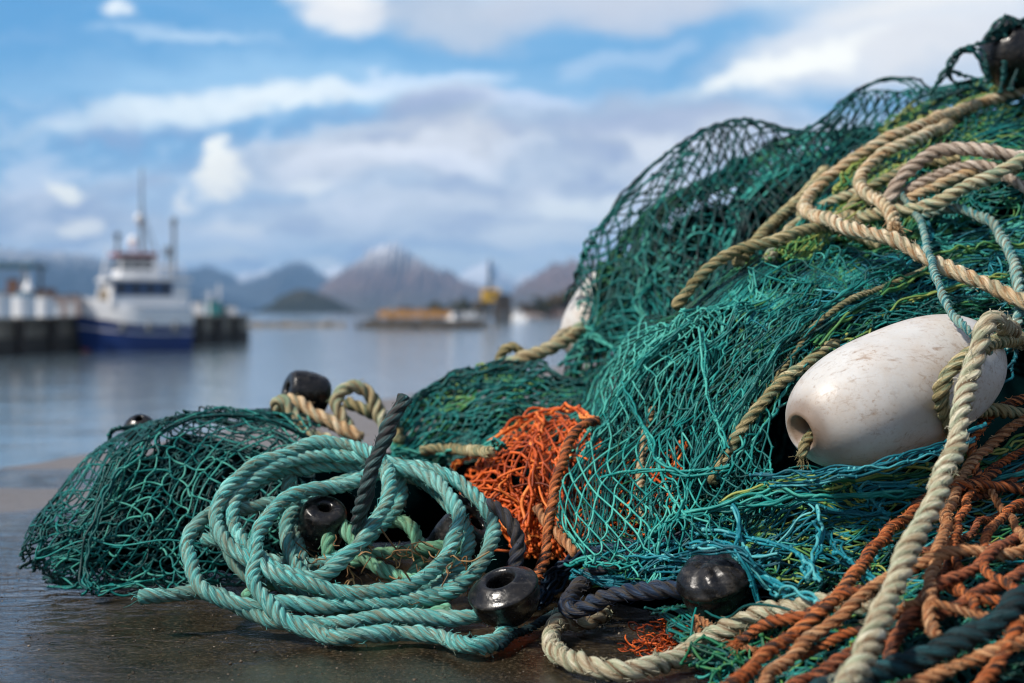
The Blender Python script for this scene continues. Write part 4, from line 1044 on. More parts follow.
h = n.math('ADD', n.math('MULTIPLY', rip, 2.6), n.math('MULTIPLY', n.math('MULTIPLY', agg, .5), n.math('SUBTRACT', 1.15, pud)))
h = n.math('ADD', h, n.math('MULTIPLY', mid, .4))
nt.links.new(n.bump(h, .42, .0026), bs.inputs['Normal'])
M['quay'] = m
v_, f_ = quay_mesh()
tag(new_mesh('quay', v_, f_, M['quay']), kind='structure')
# grit, flakes and specks lying on the wet concrete
g = Geo(); r_ = np.random.default_rng(5); n_ = 5200
gy = r_.uniform(1.16, 2.3, n_); gxx = r_.uniform(-.42, .42, n_) * gy + .02
keep = sdf(np.stack([gxx, gy, 0 * gy + .02], -1), [e for k in LOBES for e in LOBES[k]]) > -.06
gc = np.stack([gxx, gy, 0 * gy - .002], -1)[keep]
rd_ = np.minimum(.00035 + r_.exponential(.00035, len(gc)), .0021)
blobs(g, gc, rd_, r_.random(len(gc)) ** 1.6)
g.v[0] = g.v[0] * [1, 1, .55] - [0, 0, .0007]
M['grit'] = mat_net('grit', [(.0, (.015, .011, .007)), (.5, (.055, .04, .024)), (.85, (.12, .09, .06)), (1., (.26, .22, .17))])
tag(g.build('grit', M['grit']), kind='stuff')

# ---- water
m, nt, bs = mat_new('harbour water'); n = N(nt)
p = n.pos()
bs.inputs['Base Color'].default_value = (.10, .14, .17, 1); bs.inputs['Roughness'].default_value = .07; bs.inputs['IOR'].default_value = 2.0
w1 = n.noise(n.vm('MULTIPLY', p, (.30, .42, 1)), 1., 3, .5, .6)
w2 = n.noise(n.vm('MULTIPLY', p, (1.3, 2.6, 1)), 1., 5, .6, .3)
nt.links.new(n.bump(n.math('ADD', w1, n.math('MULTIPLY', w2, .14)), .6, .15), bs.inputs['Normal'])
M['water'] = m
g = Geo()
xs = np.array([-9000, -2500, -600, -150, -40, 0, 40, 150, 600, 2500, 9000.]); ys = np.array([-60, 0, 20, 60, 200, 700, 2500, 6000, 16000.])
X, Yv = np.meshgrid(xs, ys); ii = np.arange(X.size).reshape(X.shape)
tag(new_mesh('water', np.stack([X, Yv, 0 * X + WZ], -1).reshape(-1, 3), np.stack([ii[:-1, :-1], ii[:-1, 1:], ii[1:, 1:], ii[1:, :-1]], -1).reshape(-1, 4), M['water'], smooth=False), kind='structure')

# ---- mountains
def mat_mountain(name, low, mid_, high, snow_lo, snow_hi, zmax):
    m, nt, bs = mat_new(name); n = N(nt)
    p = n.pos(); x_, y_, z_ = n.sep(p)
    t = n.math('ADD', n.math('DIVIDE', z_, zmax), n.math('MULTIPLY', n.math('SUBTRACT', n.noise(p, 8. / zmax, 6, .65), .5), .6))
    c = n.ramp(t, [(.08, low), (.4, mid_), (.8, high)])
    c = n.mix(n.ramp(n.noise(p, 22. / zmax, 6, .7), [(.44, 0.), (.58, .8)]), c, tuple(a * .35 for a in mid_))
    st = n.math('ADD', n.math('DIVIDE', z_, zmax), n.math('MULTIPLY', n.math('SUBTRACT', n.noise(p, 14. / zmax, 6, .7), .5), .9))
    c = n.mix(n.ramp(st, [(snow_lo, 0.), (snow_hi, .9)]), c, (.72, .74, .78))
    nt.links.new(c, bs.inputs['Base Color']); bs.inputs['Roughness'].default_value = .95; bs.inputs['Specular IOR Level'].default_value = .1
    return m
def ridge(name, Y, prof, depth, mat, seed, nx=260, ny=90, rough=.17):
    """prof: skyline as (px,py) seen from the quay, built as a mountain ridge of real size at distance Y"""
    prof = np.array(prof, float)
    wx = (prof[:, 0] - CX) * Y / F; wz = np.maximum((HY - prof[:, 1]) * Y / F - WZ * 0, 0)
    xs = np.linspace(wx[0], wx[-1], nx); hz = np.interp(xs, wx, wz)
    k = np.ones(3) / 3; hz = np.convolve(np.pad(hz, 1, mode='edge'), k, 'valid')
    hz = hz * (1 + .035 * sines(seed + 31, 9, 12, 60)(np.linspace(0, 6, nx)))
    t = np.linspace(-1, 1, ny)
    X, T = np.meshgrid(xs, t)
    Hh = np.repeat(hz[None], ny, 0); mx = wz.max()
    Z = Hh * (1 - np.abs(T) ** 1.25)
    def fb(x, y):
        o = 0
        for i, (a, b) in enumerate(zip(x.ravel(), y.ravel())): pass
        return o
    s = mx
    q = np.stack([X / s, T * depth / s], -1)
    rid = 0; amp = 1.
    for o in range(5):
        f1 = sines(seed * 13 + o, 9, 1.2 * 2 ** o, 3.2 * 2 ** o, 2)(q)
        rid = rid + amp * (1 - np.abs(f1)) ; amp *= .52
    Z = Z + (rid - 1.) * rough * mx * np.clip(Hh / mx, 0, 1) ** .5 * (1 - np.abs(T) ** 4) * np.where(np.abs(T) < .06, .35, 1)
    Z = np.where(np.abs(T) > .985, -3, Z)
    Z = Z - 1.9
    V_ = np.stack([X + .05 * mx * sines(seed + 91, 6, 1, 4, 2)(q), Y + T * depth, Z], -1).reshape(-1, 3)
    ii = np.arange(X.size).reshape(X.shape)
    f = np.stack([ii[:-1, :-1], ii[:-1, 1:], ii[1:, 1:], ii[1:, :-1]], -1).reshape(-1, 4)
    return tag(new_mesh(name, V_, f, mat), kind='structure')
mm1 = mat_mountain('heather mountain', (.06, .055, .03), (.17, .105, .08), (.16, .12, .11), .62, 1.25, 240)
mm2 = mat_mountain('far mountain', (.04, .05, .05), (.06, .06, .06), (.10, .10, .10), .75, 1.2, 300)
mm3 = mat_mountain('snowy mountain', (.06, .07, .08), (.10, .10, .11), (.2, .2, .22), .18, .55, 520)
mm4 = mat_mountain('wooded hill', (.018, .022, .014), (.04, .04, .022), (.08, .068, .04), 3., 4., 40)
mm5 = mat_mountain('left mountain', (.015, .018, .018), (.022, .022, .024), (.05, .048, .05), .52, .98, 330)
ridge('mountain', 5200, [(318,311),(335,285),(352,268),(366,256),(378,250),(390,249),(402,250),(414,255),(430,263),(450,272),(470,281),(490,289),(512,299),(540,308),(560,312)], 900, mm1, 1)
ridge('mountain', 4600, [(478,311),(500,302),(518,288),(538,273),(556,263),(580,260),(610,262),(660,270),(720,290),(780,312)], 800, mm1, 2)
ridge('mountain', 7200, [(150,290),(170,280),(190,272),(206,267),(220,271),(236,284),(252,281),(268,276),(284,266),(298,262),(312,270),(326,280),(345,290),(380,306)], 1200, mm2, 3)
ridge('mountain', 10500, [(-40,262),(40,266),(110,262),(170,264),(215,276),(240,276),(256,268),(275,270),(300,276),(330,268),(350,270),(400,284),(450,278),(468,270),(482,264),(492,261),(500,270),(512,277),(524,270),(545,278),(580,300)], 1500, mm3, 4)
ridge('mountain', 6000, [(-220,225),(-120,232),(-40,240),(0,244),(30,249),(60,253),(95,260),(130,268),(170,280),(215,292),(260,306)], 1100, mm5, 5)
ridge('hill', 1900, [(262,312),(276,302),(288,292),(300,288),(312,290),(326,296),(340,303),(356,311)], 160, mm4, 6, 120, 50)
# ---- far shore land, right of the harbour mouth
m_shore = mat_mountain('shore', (.06, .05, .035), (.10, .08, .05), (.09, .08, .05), 5., 6., 6)
ridge('far_shore', 640, [(352,312),(375,311.5),(400,310),(450,309),(500,309),(540,307),(600,303),(660,300),(760,300),(900,302),(1100,304)], 110, m_shore, 7, 160, 40, .05)
ridge('far_shore', 1500, [(330,312),(360,310),(420,309),(520,308),(640,306),(900,304)], 300, m_shore, 8, 120, 30, .05)

# ---- stone breakwater and low mole
M['stone'] = mat_plain('quay stone', (.21, .18, .14), .9, .5, 1.5)
M['darkstone'] = mat_plain('weedy stone', (.05, .042, .033), .9, .5, 1.2)
M['tan'] = mat_plain('tan rock', (.20, .16, .11), .9, .4, .8)
def rubble(name, a, b, h, w_, mat, label, cat, seed):
    r = np.random.default_rng(seed); bm = bmesh.new()
    L = (Vector(b) - Vector(a)); n_ = int(L.length / .9)
    d = L.normalized(); s = Vector((-d.y, d.x, 0))
    bx(bm, (Vector(a) + Vector(b)) / 2 + Vector((0, 0, h * .42 - .3)), (L.length, w_ * .8, h * .84 + .6), math.atan2(d.y, d.x), .1, .8)
    for k in range(n_ * 4):
        c = Vector(a) + L * r.random() + s * r.uniform(-.5, .5) * w_
        z = h * r.uniform(.0, .95) * (1 - abs((c - Vector(a)).dot(s)) / w_ * 1.1)
        bmesh.ops.create_icosphere(bm, subdivisions=1, radius=1, matrix=Matrix.Translation(c + Vector((0, 0, z))) @ Matrix.Rotation(r.uniform(0, 6), 4, 'Z') @ Matrix.Diagonal((r.uniform(.3, .7), r.uniform(.3, .6), r.uniform(.2, .45), 1)))
    return tag(bm_obj(name, bm, mat), label, cat)
def gx(px, Y): return (px - CX) * Y / F
rubble('breakwater', (gx(357, 190), 190, WZ), (gx(487, 184), 184, WZ), 1.25, 3.2, M['darkstone'], 'dark stone breakwater carrying the ochre bins across the far harbour', 'breakwater', 1)
rubble('mole', (gx(238, 205), 205, WZ), (gx(346, 205), 205, WZ), .55, 1.6, M['tan'], 'low tan rock mole lying in the water right of the old quay end', 'breakwater', 2)
M['ochre'] = mat_plain('ochre plastic', (.55, .27, .07), .6, .25, 1.)
M['yellow'] = mat_plain('yellow paint', (.72, .42, .03), .5, .15, 1.)
M['white'] = mat_plain('white paint', (.80, .80, .80), .45, .12, .8)
M['steel'] = mat_plain('grey steel', (.14, .15, .16), .5, .3, 1.)
M['black'] = mat_plain('black steel', (.022, .022, .024), .6, .3, 1.)
M['red'] = mat_plain('red paint', (.30, .07, .06), .5, .3, 1.)
M['tealpaint'] = mat_plain('teal paint', (.03, .23, .24), .5, .2, 1.)
M['roofblue'] = mat_plain('blue roof sheet', (.035, .12, .18), .5, .2, 1.)
M['brick'] = mat_plain('brown wall', (.22, .12, .085), .8, .3, .6)
M['pinkwall'] = mat_plain('pale pink wall', (.50, .38, .33), .8, .15, .6)
M['wood'] = mat_plain('dark timber', (.05, .038, .028), .8, .4, 2.)
m, nt, bs = mat_new('dark glass'); bs.inputs['Base Color'].default_value = (.012, .02, .03, 1); bs.inputs['Roughness'].default_value = .08; M['glass'] = m
for k in range(12):
    pxk = 381 + k * 6.1
    bm = bmesh.new(); x0 = gx(pxk, 188)
    hgt = .85 + .15 * math.sin(k * 2.3)
    bx(bm, (0, 0, hgt / 2 + .12), (.72, .62, hgt), 0, .05, .94); bx(bm, (-.25, 0, .06), (.14, .55, .12)); bx(bm, (.25, 0, .06), (.14, .55, .12))
    o = bm_obj('fish_bin', bm, M['ochre'], loc=(x0, 188, WZ + 1.3))
    tag(o, 'ochre bin in the long row standing on the far stone breakwater', 'bin', 'ochre bins on the breakwater')
    bm = bmesh.new(); bx(bm, (0, 0, hgt + .15), (.76, .66, .06), 0, .01); bm_obj('lid', bm, M['ochre'], o)
# small boats and crane beyond
def small_boat(px, Y, sc, label, mast=2.6, hullmat='white', rz=.5):
    r = tag(empty('boat', (gx(px, Y), Y, WZ), rz), label, 'boat')
    bm = bmesh.new()
    L, Bm = 5.2 * sc, 1.9 * sc
    rings = []
    for i in range(9):
        t = i / 8; x = (t - .5) * L; wdt = Bm / 2 * (1 - max(0, (t - .55) / .45) ** 2.2) * (.9 + .1 * min(1, t * 4)); sh = .75 * sc + .35 * sc * t ** 2
        rings.append([bm.verts.new((x + (.25 * sc * t * t), s * wdt * f, z)) for s, f, z in ((-1, 1, sh), (-1, .75, -.1), (1, .75, -.1), (1, 1, sh))])
    for a, b in zip(rings, rings[1:]):
        for j in range(4): bm.faces.new((a[j], a[(j + 1) % 4], b[(j + 1) % 4], b[j]))
    bm.faces.new(rings[0]); bm.faces.new(rings[-1][::-1])
    bm_obj('hull', bm, M[hullmat], r)
    bm = bmesh.new(); bx(bm, (-.2 * sc, 0, 1.35 * sc), (1.7 * sc, 1.25 * sc, 1.25 * sc), 0, .06, .88); cb_ = bm_obj('cabin', bm, M['white'], r)
    for s in (-1, 1):
        bm = bmesh.new(); bx(bm, (-.2 * sc, s * .6 * sc, 1.55 * sc), (1.2 * sc, .08, .4 * sc)); bm_obj('window', bm, M['glass'], cb_)
    bm = bmesh.new(); cyl(bm, (-.5 * sc, 0, 1.9 * sc), (-.5 * sc, 0, (1.9 + mast) * sc), .09 * sc, .05 * sc); cyl(bm, (-.5 * sc, -.5 * sc, (1.3 + mast) * sc), (-.5 * sc, .5 * sc, (1.3 + mast) * sc), .04 * sc); bm_obj('mast', bm, M['steel'], r)
    return r
small_boat(455, 196, .95, 'small white boat with a tall pale mast at the breakwater', 2.4, 'white', .9)
small_boat(518, 330, 1.15, 'white boat moored at the far shore right of the yellow cabin', 2.4, 'white', -.9)
small_boat(202, 112, .52, 'tiny white boat with a mast behind the end of the old quay', 2.2, 'white', .4)
Yc = 320
cr_ = tag(empty('harbour_crane', (gx(491, Yc), Yc, WZ)), 'dark harbour crane with a bright yellow cabin on the far shore', 'crane')
bm = bmesh.new()
for sx in (-1, 1):
    for sy in (-1, 1): cyl(bm, (sx * .8, sy * .8, 0), (sx * .6, sy * .6, 4.4), .16)
for zz in (1.4, 2.9): bx(bm, (0, 0, zz), (1.7, 1.7, .18))
bm_obj('tower', bm, M['black'], cr_)
bm = bmesh.new(); bx(bm, (0, 0, 5.7), (4.1, 2.6, 2.8), .1, .2); cab = bm_obj('cabin', bm, M['yellow'], cr_)
bm = bmesh.new(); bx(bm, (0, -1.32, 6.1), (2.2, .1, .8), .1); bm_obj('window', bm, M['glass'], cab)
bm = bmesh.new(); cyl(bm, (-.4, 0, 7.), (-.2, 0, 14.), .35, .12); cyl(bm, (.5, 0, 7.), (-.1, 0, 13.5), .16, .08); bm_obj('boom', bm, M['black'], cr_)
sh = tag(empty('shed', (gx(503, 318), 318, WZ)), 'dark brown shed beside the yellow crane cabin on the far shore', 'building')
bm = bmesh.new(); bx(bm, (0, 0, 2.7), (3.2, 3.4, 5.4), .2); bm_obj('wall', bm, M['wood'], sh)
bm = bmesh.new(); bx(bm, (0, 0, 5.75), (3.5, 3.7, .7), .2, 0, .55); bm_obj('roof', bm, M['black'], sh)
bm = bmesh.new(); bx(bm, (.1, -1.76, 1.2), (1., .12, 2.2), .2); bm_obj('door', bm, M['steel'], sh)
# houses along the far shore
HS = [(405,560,6.,2.4,'pinkwall','pale pink house left of the white mast boat on the far shore'),(428,560,5.,2.2,'white','white house half hidden behind the breakwater boat mast'),(472,540,7.,3.2,'white','low white building directly left of the yellow crane'),(536,540,6.5,3.,'pinkwall','pale pink house right of the white far boat'),(553,545,6.,2.8,'brick','brown house between the pink houses on the far shore'),(568,545,7.,3.,'pinkwall','pale pink house nearest the rear white float'),(392,580,5.,2.2,'brick','brown house farthest left on the far shore'),(527,548,4.,2.6,'brick','small brown house tucked behind the white far boat')]
for (px_0, Yh, wd, ht, mt, lab) in HS:
    hr = tag(empty('house', (gx(px_0, Yh), Yh, WZ), .15), lab, 'house', 'houses on the far shore')
    bm = bmesh.new(); bx(bm, (0, 0, ht / 2), (wd, 5., ht)); bm_obj('wall', bm, M[mt], hr)
    bm = bmesh.new()
    a = [bm.verts.new((sx * (wd / 2 + .25), sy * 2.8, ht)) for sx, sy in ((-1, -1), (1, -1), (1, 1), (-1, 1))]
    b = [bm.verts.new((sx * (wd / 2 + .25), 0, ht + 1.6)) for sx in (-1, 1)]
    for fc in ((a[0], a[1], b[1], b[0]), (a[2], a[3], b[0], b[1]), (a[1], a[2], b[1]), (a[3], a[0], b[0]), (a[3], a[2], a[1], a[0])): bm.faces.new(fc)
    bm_obj('roof', bm, M['wood'] if mt != 'brick' else M['steel'], hr)
    for k in range(2):
        bm = bmesh.new(); bx(bm, ((k - .5) * wd * .45, -2.52, ht * .55), (.9, .08, .9)); bm_obj('window', bm, M['glass'], hr)
# trees on the far shore
m_leaf = mat_plain('autumn foliage', (.12, .085, .035), .8, .5, .4)
m_leaf2 = mat_plain('olive foliage', (.055, .055, .022), .8, .5, .4)
def tree(px, Y, h, wd, mat, label, seed):
    r = np.random.default_rng(seed)
    root = tag(empty('tree', (gx(px, Y), Y, WZ + 1.)), label, 'tree', 'trees on the far shore')
    bm = bmesh.new(); cyl(bm, (0, 0, -.6), (0, 0, h * .6), .28, .1, 8)
    for k in range(5):
        a = r.uniform(0, 6.28); z0 = h * r.uniform(.25, .5); cyl(bm, (0, 0, z0), (math.cos(a) * wd * .35, math.sin(a) * wd * .35, z0 + h * .25), .1, .03, 6)
    bm_obj('trunk', bm, M['wood'], root)
    g = Geo(); n_ = 700
    cl_ = r.normal(size=(16, 3)) * [wd * .27, wd * .27, h * .18] + [0, 0, h * .62]
    c = cl_[r.integers(0, 16, n_)] + r.normal(size=(n_, 3)) * wd * .10
    d = r.normal(size=(n_, 2, 3)) * .28
    v = np.stack([c - d[:, 0] - d[:, 1], c + d[:, 0] - d[:, 1], c + d[:, 0] + d[:, 1], c - d[:, 0] + d[:, 1]], 1).reshape(-1, 3)
    me_f = np.arange(n_ * 4).reshape(-1, 4)
    o = new_mesh('crown', v + np.array(root.location), me_f, mat, root, smooth=False)
for i, (px_0, Yh, h_, wd, mt, lab) in enumerate([(545,470,4.6,5.5,m_leaf2,'olive tree at the left end of the far shore clump'),(560,470,7.2,7.,m_leaf,'tall russet tree in the middle of the far shore clump'),(577,475,8.2,8.,m_leaf,'tallest russet tree behind the rear white float'),(594,480,7.5,8.,m_leaf2,'olive tree seen through the net behind the rear float'),(464,500,4.2,5.,m_leaf2,'dark tree left of the yellow crane'),(480,500,4.4,4.,m_leaf,'russet tree under the yellow crane cabin'),(436,520,3.6,5.,m_leaf2,'low olive tree behind the breakwater row'),(530,500,3.6,4.,m_leaf,'low russet tree right of the white far boat')]):
    tree(px_0, Yh, h_, wd, mt, lab, 400 + i)

# ---- old quay at the left
q0, q1 = Vector((-29.5, 48.)), Vector((-19.2, 103.5))
qd = (q1 - q0).normalized(); qn = Vector((qd.y, -qd.x))       # qn points to the water (right)
def qp(s, off, z): v = q0 + qd * s + qn * off; return Vector((v.x, v.y, z))
QL = (q1 - q0).length; QZ = .02; qa = math.atan2(qd.y, qd.x)
root = tag(empty('old_quay', qp(QL / 2, 0, WZ)), 'old stone quay wall with dark fender posts on the left', 'quay wall')
bm = bmesh.new(); c = qp(QL / 2, -12, (QZ + WZ - 1) / 2) - Vector(root.location); bx(bm, c, (QL, 24, QZ - WZ + 1), qa, .05); bm_obj('wall', bm, M['stone'], root)
bm = bmesh.new(); c = qp(QL / 2, .05, QZ - .1) - Vector(root.location); bx(bm, c, (QL, .35, .24), qa, .03); bm_obj('coping', bm, M['stone'], root)
bm = bmesh.new(); c = qp(QL / 2, .04, WZ + .3) - Vector(root.location); bx(bm, c, (QL - .2, .2, 1.1), qa, .03); bm_obj('weed_band', bm, M['darkstone'], root)
for k in range(17):
    bm = bmesh.new(); c = qp(1.5 + k * 3.25, .3, (QZ + WZ) / 2 - .1) - Vector(root.location); bx(bm, c, (.45 if k % 3 else .8, .3, QZ - WZ + .1), qa, .05); bm_obj('fender_post', bm, M['wood'], root)
# things on the old quay
def onq(px, Y): return Vector((gx(px, Y), Y, QZ))
GQ = 'white tanks on the old quay'
for i, (px_0, Y_, rd, h_, lab) in enumerate([(-2,66,.62,1.0,'white tank at the far left on the old quay'),(22,68,.66,1.0,'widest white tank on the old quay, under the blue roof edge'),(44,72,.5,.95,'small white tank on the old quay between wide tank and crates')]):
    o = tag(empty('storage_tank', onq(px_0, Y_)), lab, 'tank', GQ)
    bm = bmesh.new(); cyl(bm, (0, 0, 0), (0, 0, h_), rd, rd, 24); bm_obj('tank_body', bm, M['white'], o, smooth=False)
    bm = bmesh.new(); cyl(bm, (0, 0, h_), (0, 0, h_ + .18), rd * .9, rd * .3, 24); bm_obj('tank_lid', bm, M['roofblue'] if i == 1 else M['steel'], o)
o = tag(empty('open_shed', onq(6, 80)), 'open shed with a blue sheet roof on the old quay', 'shed')
bm = bmesh.new(); bx(bm, (-.8, 0, 2.85), (5.4, 3.4, .28), .1, .03); bm_obj('roof', bm, M['roofblue'], o)
for sx in (-3.2, 1.5):
    for sy in (-1.4, 1.4):
        bm = bmesh.new(); cyl(bm, (sx, sy, 0), (sx, sy, 2.75), .09); bm_obj('post', bm, M['steel'], o)
bm = bmesh.new(); bx(bm, (-.8, 1.5, .7), (5., .12, 1.4), .1); bm_obj('back_wall', bm, M['steel'], o)
def crate(px, Y, s, mat, lab, z=0.):
    o = tag(empty('crate', onq(px, Y) + Vector((0, 0, z))), lab, 'crate', 'crates along the old quay')
    bm = bmesh.new(); bx(bm, (0, 0, s[2] / 2), s, .3, .04, .95); b_ = bm_obj('box', bm, M[mat], o)
    bm = bmesh.new(); bx(bm, (0, 0, s[2] + .035), (s[0] * 1.02, s[1] * 1.02, .06), .3, .01); bm_obj('lid', bm, M['steel'] if mat != 'steel' else M['white'], o)
crate(13, 73, (.6, .6, 1.9), 'brick', 'tall reddish brown crate rising behind the white tanks on the old quay')
crate(52, 74, (.9, .8, .7), 'white', 'white crate on the old quay right of the small tank')
crate(60, 75, (.7, .7, 1.1), 'pinkwall', 'tall pale pink crate on the old quay')
crate(67, 76, (.8, .7, .8), 'white', 'white crate on the old quay next to the pink one')
crate(74, 77, (.7, .7, 1.15), 'pinkwall', 'pale pink crate on the old quay nearest the blue boat')
crate(46, 80, (1.1, .9, 1.5), 'brick', 'brown crate standing behind the white crates on the old quay')
crate(213, 101, (.9, .8, 1.0), 'tealpaint', 'teal crate on the quay right of the blue boat')
crate(222, 102, (.7, .7, .7), 'tealpaint', 'small teal crate near the right end of the old quay')
crate(231, 102, (.8, .7, .6), 'white', 'low white crate at the right end of the old quay')
crate(198, 99, (.8, .7, .9), 'white', 'white crate on the quay just right of the blue boat stern')
for px_0, Y_, h_, lab in ((209, 100, 1.8, 'thin mast post on the old quay right of the boat'), (219, 101, 2.3, 'taller thin mast post on the quay above the teal crates'), (28, 70, 2.1, 'pale pole with a white hood on the old quay')):
    o = tag(empty('post', onq(px_0, Y_)), lab, 'post')
    bm = bmesh.new(); cyl(bm, (0, 0, 0), (0, 0, h_), .10, .05); bm_obj('shaft', bm, M['white'], o)
    bm = bmesh.new(); cyl(bm, (0, 0, h_ * .62), (0, 0, h_ * .62 + .5), .28, .08) if px_0 == 28 else bx(bm, (0, 0, h_ * .8), (.7, .06, .06)); bm_obj('crossbar', bm, M['white'], o)

# ---- the blue fishing boat, bow toward us and to the left
M['hullblue'] = mat_plain('blue hull', (.008, .032, .15), .35, .2, .5)
M['housewhite'] = mat_plain('boat white', (.82, .82, .82), .4, .1, .6)
M['bandblue'] = mat_plain('window band blue', (.02, .075, .19), .35, .2, .6)
BW = tag(empty('fishing_boat', (-20.8, 79.0, WZ), math.radians(-152)), 'blue hulled fishing boat with white wheelhouse moored at the old quay', 'boat')
BW.scale = (.76, .84, 1.06)
def hull_ring(t):
    x = -3.6 + 7.6 * t
    full = 1.0 - max(0, (t - .45) / .55) ** 2.1
    full = max(full, .03); bm_ = 2.05 * (.90 + .10 * min(1, t * 5)) * full
    sheer = 1.75 + .75 * max(0, (t - .35) / .65) ** 1.8
    rake = .55 * max(0, (t - .8) / .2)
    return x, bm_, sheer, rake
def strip(name, mat, z0f, z1f, flare0, flare1, off=0., caps=True):
    bm = bmesh.new(); R = []
    for i in range(25):
        t = i / 24; x, b_, sh_, rk = hull_ring(t)
        z0 = z0f(sh_); z1 = z1f(sh_)
        k0 = flare0 + (1 - flare0) * np.clip(z0 / sh_, 0, 1); k1 = flare0 + (1 - flare0) * np.clip(z1 / sh_, 0, 1.2)
        R.append([bm.verts.new(p_) for p_ in ((x + rk * z0 / sh_ + off * (t > .98), -(b_ * k0 + off), z0), (x + rk * z1 / sh_, -(b_ * k1 + off), z1), (x + rk * z1 / sh_, b_ * k1 + off, z1), (x + rk * z0 / sh_, b_ * k0 + off, z0))])
    for a, b in zip(R, R[1:]):
        for j in ((0, 1, 1, 0), (1, 2, 2, 1), (2, 3, 3, 2), (3, 0, 0, 3)):
            bm.faces.new((a[j[0]], a[j[1]], b[j[2]], b[j[3]]))
    bm.faces.new(R[0]); bm.faces.new(R[-1][::-1])
    return bm_obj(name, bm, mat, BW)
strip('hull', M['hullblue'], lambda s: -.5, lambda s: s * .76, .72, 1.)
strip('boot_stripe', M['red'], lambda s: -.05, lambda s: .16, .72, 1., .02)
strip('bulwark', M['housewhite'], lambda s: s * .765, lambda s: s + .45, .84, 1., .015)
strip('rubbing_strake', M['housewhite'], lambda s: s * .50, lambda s: s * .50 + .07, .72, 1., .05)
bm = bmesh.new(); bx(bm, (-.5, 0, 2.85), (5.6, 3.3, 1.1), 0, .08); hs = bm_obj('deckhouse', bm, M['housewhite'], BW)
bm = bmesh.new(); bx(bm, (.0, 0, 3.22), (4.3, 3.36, .78), 0, .05); bm_obj('window_band', bm, M['bandblue'], BW)
for s in (-1, 1):
    for k in range(4):
        bm = bmesh.new(); bx(bm, (-1.55 + k * 1.05, s * 1.70, 3.25), (.55, .05, .48), 0, .02); bm_obj('window', bm, M['glass'], hs)
for k in range(3):
    bm = bmesh.new(); bx(bm, (2.17, (k - 1) * 1.0, 3.25), (.06, .6, .48), 0, .02); bm_obj('window', bm, M['glass'], hs)
bm = bmesh.new(); bx(bm, (-.45, 0, 3.72), (6.1, 3.7, .16), 0, .05); bm_obj('boat_deck', bm, M['housewhite'], BW)
bm = bmesh.new()
for s in (-1, 1):
    for k in range(8): cyl(bm, (-2.85 + k * .7, s * 1.78, 3.8), (-2.85 + k * .7, s * 1.78, 4.45), .03, None, 6)
    for z_ in (4.15, 4.45): cyl(bm, (-2.85, s * 1.78, z_), (2.05, s * 1.78, z_), .028, None, 6)
bm_obj('railing', bm, M['housewhite'], BW)
bm = bmesh.new(); bx(bm, (.1, 0, 4.35), (3.0, 2.4, 1.15), 0, .07, .93); wh = bm_obj('wheelhouse', bm, M['housewhite'], BW)
for s in (-1, 1):
    for k in range(3):
        bm = bmesh.new(); bx(bm, (-.4 + k * .75, s * 1.165, 4.5), (.6, .06, .55), 0, .02); bm_obj('window', bm, M['glass'], wh)
for k in range(3):
    bm = bmesh.new(); bx(bm, (1.555, (k - 1) * .72, 4.5), (.08, .6, .55), 0, .02); bm_obj('window', bm, M['glass'], wh)
bm = bmesh.new(); bx(bm, (.3, 0, 5.02), (2.9, 2.8, .2), 0, .06); bm_obj('wheelhouse_roof', bm, M['red'], BW)
bm = bmesh.new(); cyl(bm, (-.3, 0, 5.1), (-.3, 0, 9.6), .15, .05)
cyl(bm, (-.3, -.8, 6.6), (-.3, .8, 6.6), .05); cyl(bm, (-.3, -.5, 7.6), (-.3, .5, 7.6), .04)
for s in (-1, 1): cyl(bm, (-1.2, s * .9, 5.1), (-.3, 0, 7.4), .05, .03)
bm_obj('mast', bm, M['steel'], BW)
bm = bmesh.new(); cyl(bm, (-2.4, .9, 3.8), (-2.4, .9, 6.7), .16, .13); ball(bm, (-2.4, .9, 6.8), .24); bm_obj('funnel', bm, M['steel'], BW)
bm = bmesh.new(); cyl(bm, (1.2, -1.05, 5.1), (1.2, -1.05, 6.0), .12, .1); ball(bm, (1.2, -1.05, 6.05), .22); bm_obj('searchlight', bm, M['black'], BW)
for c_, rd in (((.25, -.45, 5.75), .32), ((-.05, .05, 6.95), .26)):
    bm = bmesh.new(); cyl(bm, (c_[0], c_[1], 5.1 if c_[2] < 6 else 6.6), c_, .06); ball(bm, c_, rd, 16); bm_obj('radar_dome', bm, M['housewhite'], BW, True)
bm = bmesh.new(); cyl(bm, (-2.6, -1.5, 3.8), (-2.6, -1.5, 5.2), .10); bx(bm, (-2.6, -1.5, 5.3), (.4, .4, .5), .3, .05); bm_obj('deck_light', bm, M['steel'], BW)
bm = bmesh.new(); cyl(bm, (2.4, .0, 2.3), (2.4, .0, 3.3), .3); bx(bm, (2.4, 0, 2.6), (.9, 1.1, .5), .2, .05); cyl(bm, (2.4, -.8, 2.9), (2.4, .8, 2.9), .22); bm_obj('winch', bm, M['tan'], BW)
bm = bmesh.new(); cyl(bm, (3.0, .0, 2.3), (2.2, .3, 5.4), .09, .05); bm_obj('derrick', bm, M['housewhite'], BW)
for s in (-1, 1):
    for k in range(3):
        bm = bmesh.new(); ball(bm, (-2.2 + k * 1.9, s * 2.12, 1.25), .24, 12, (1, .8, 1.35)); bm_obj('fender', bm, M['black'] if s < 0 else M['steel'], BW, True)

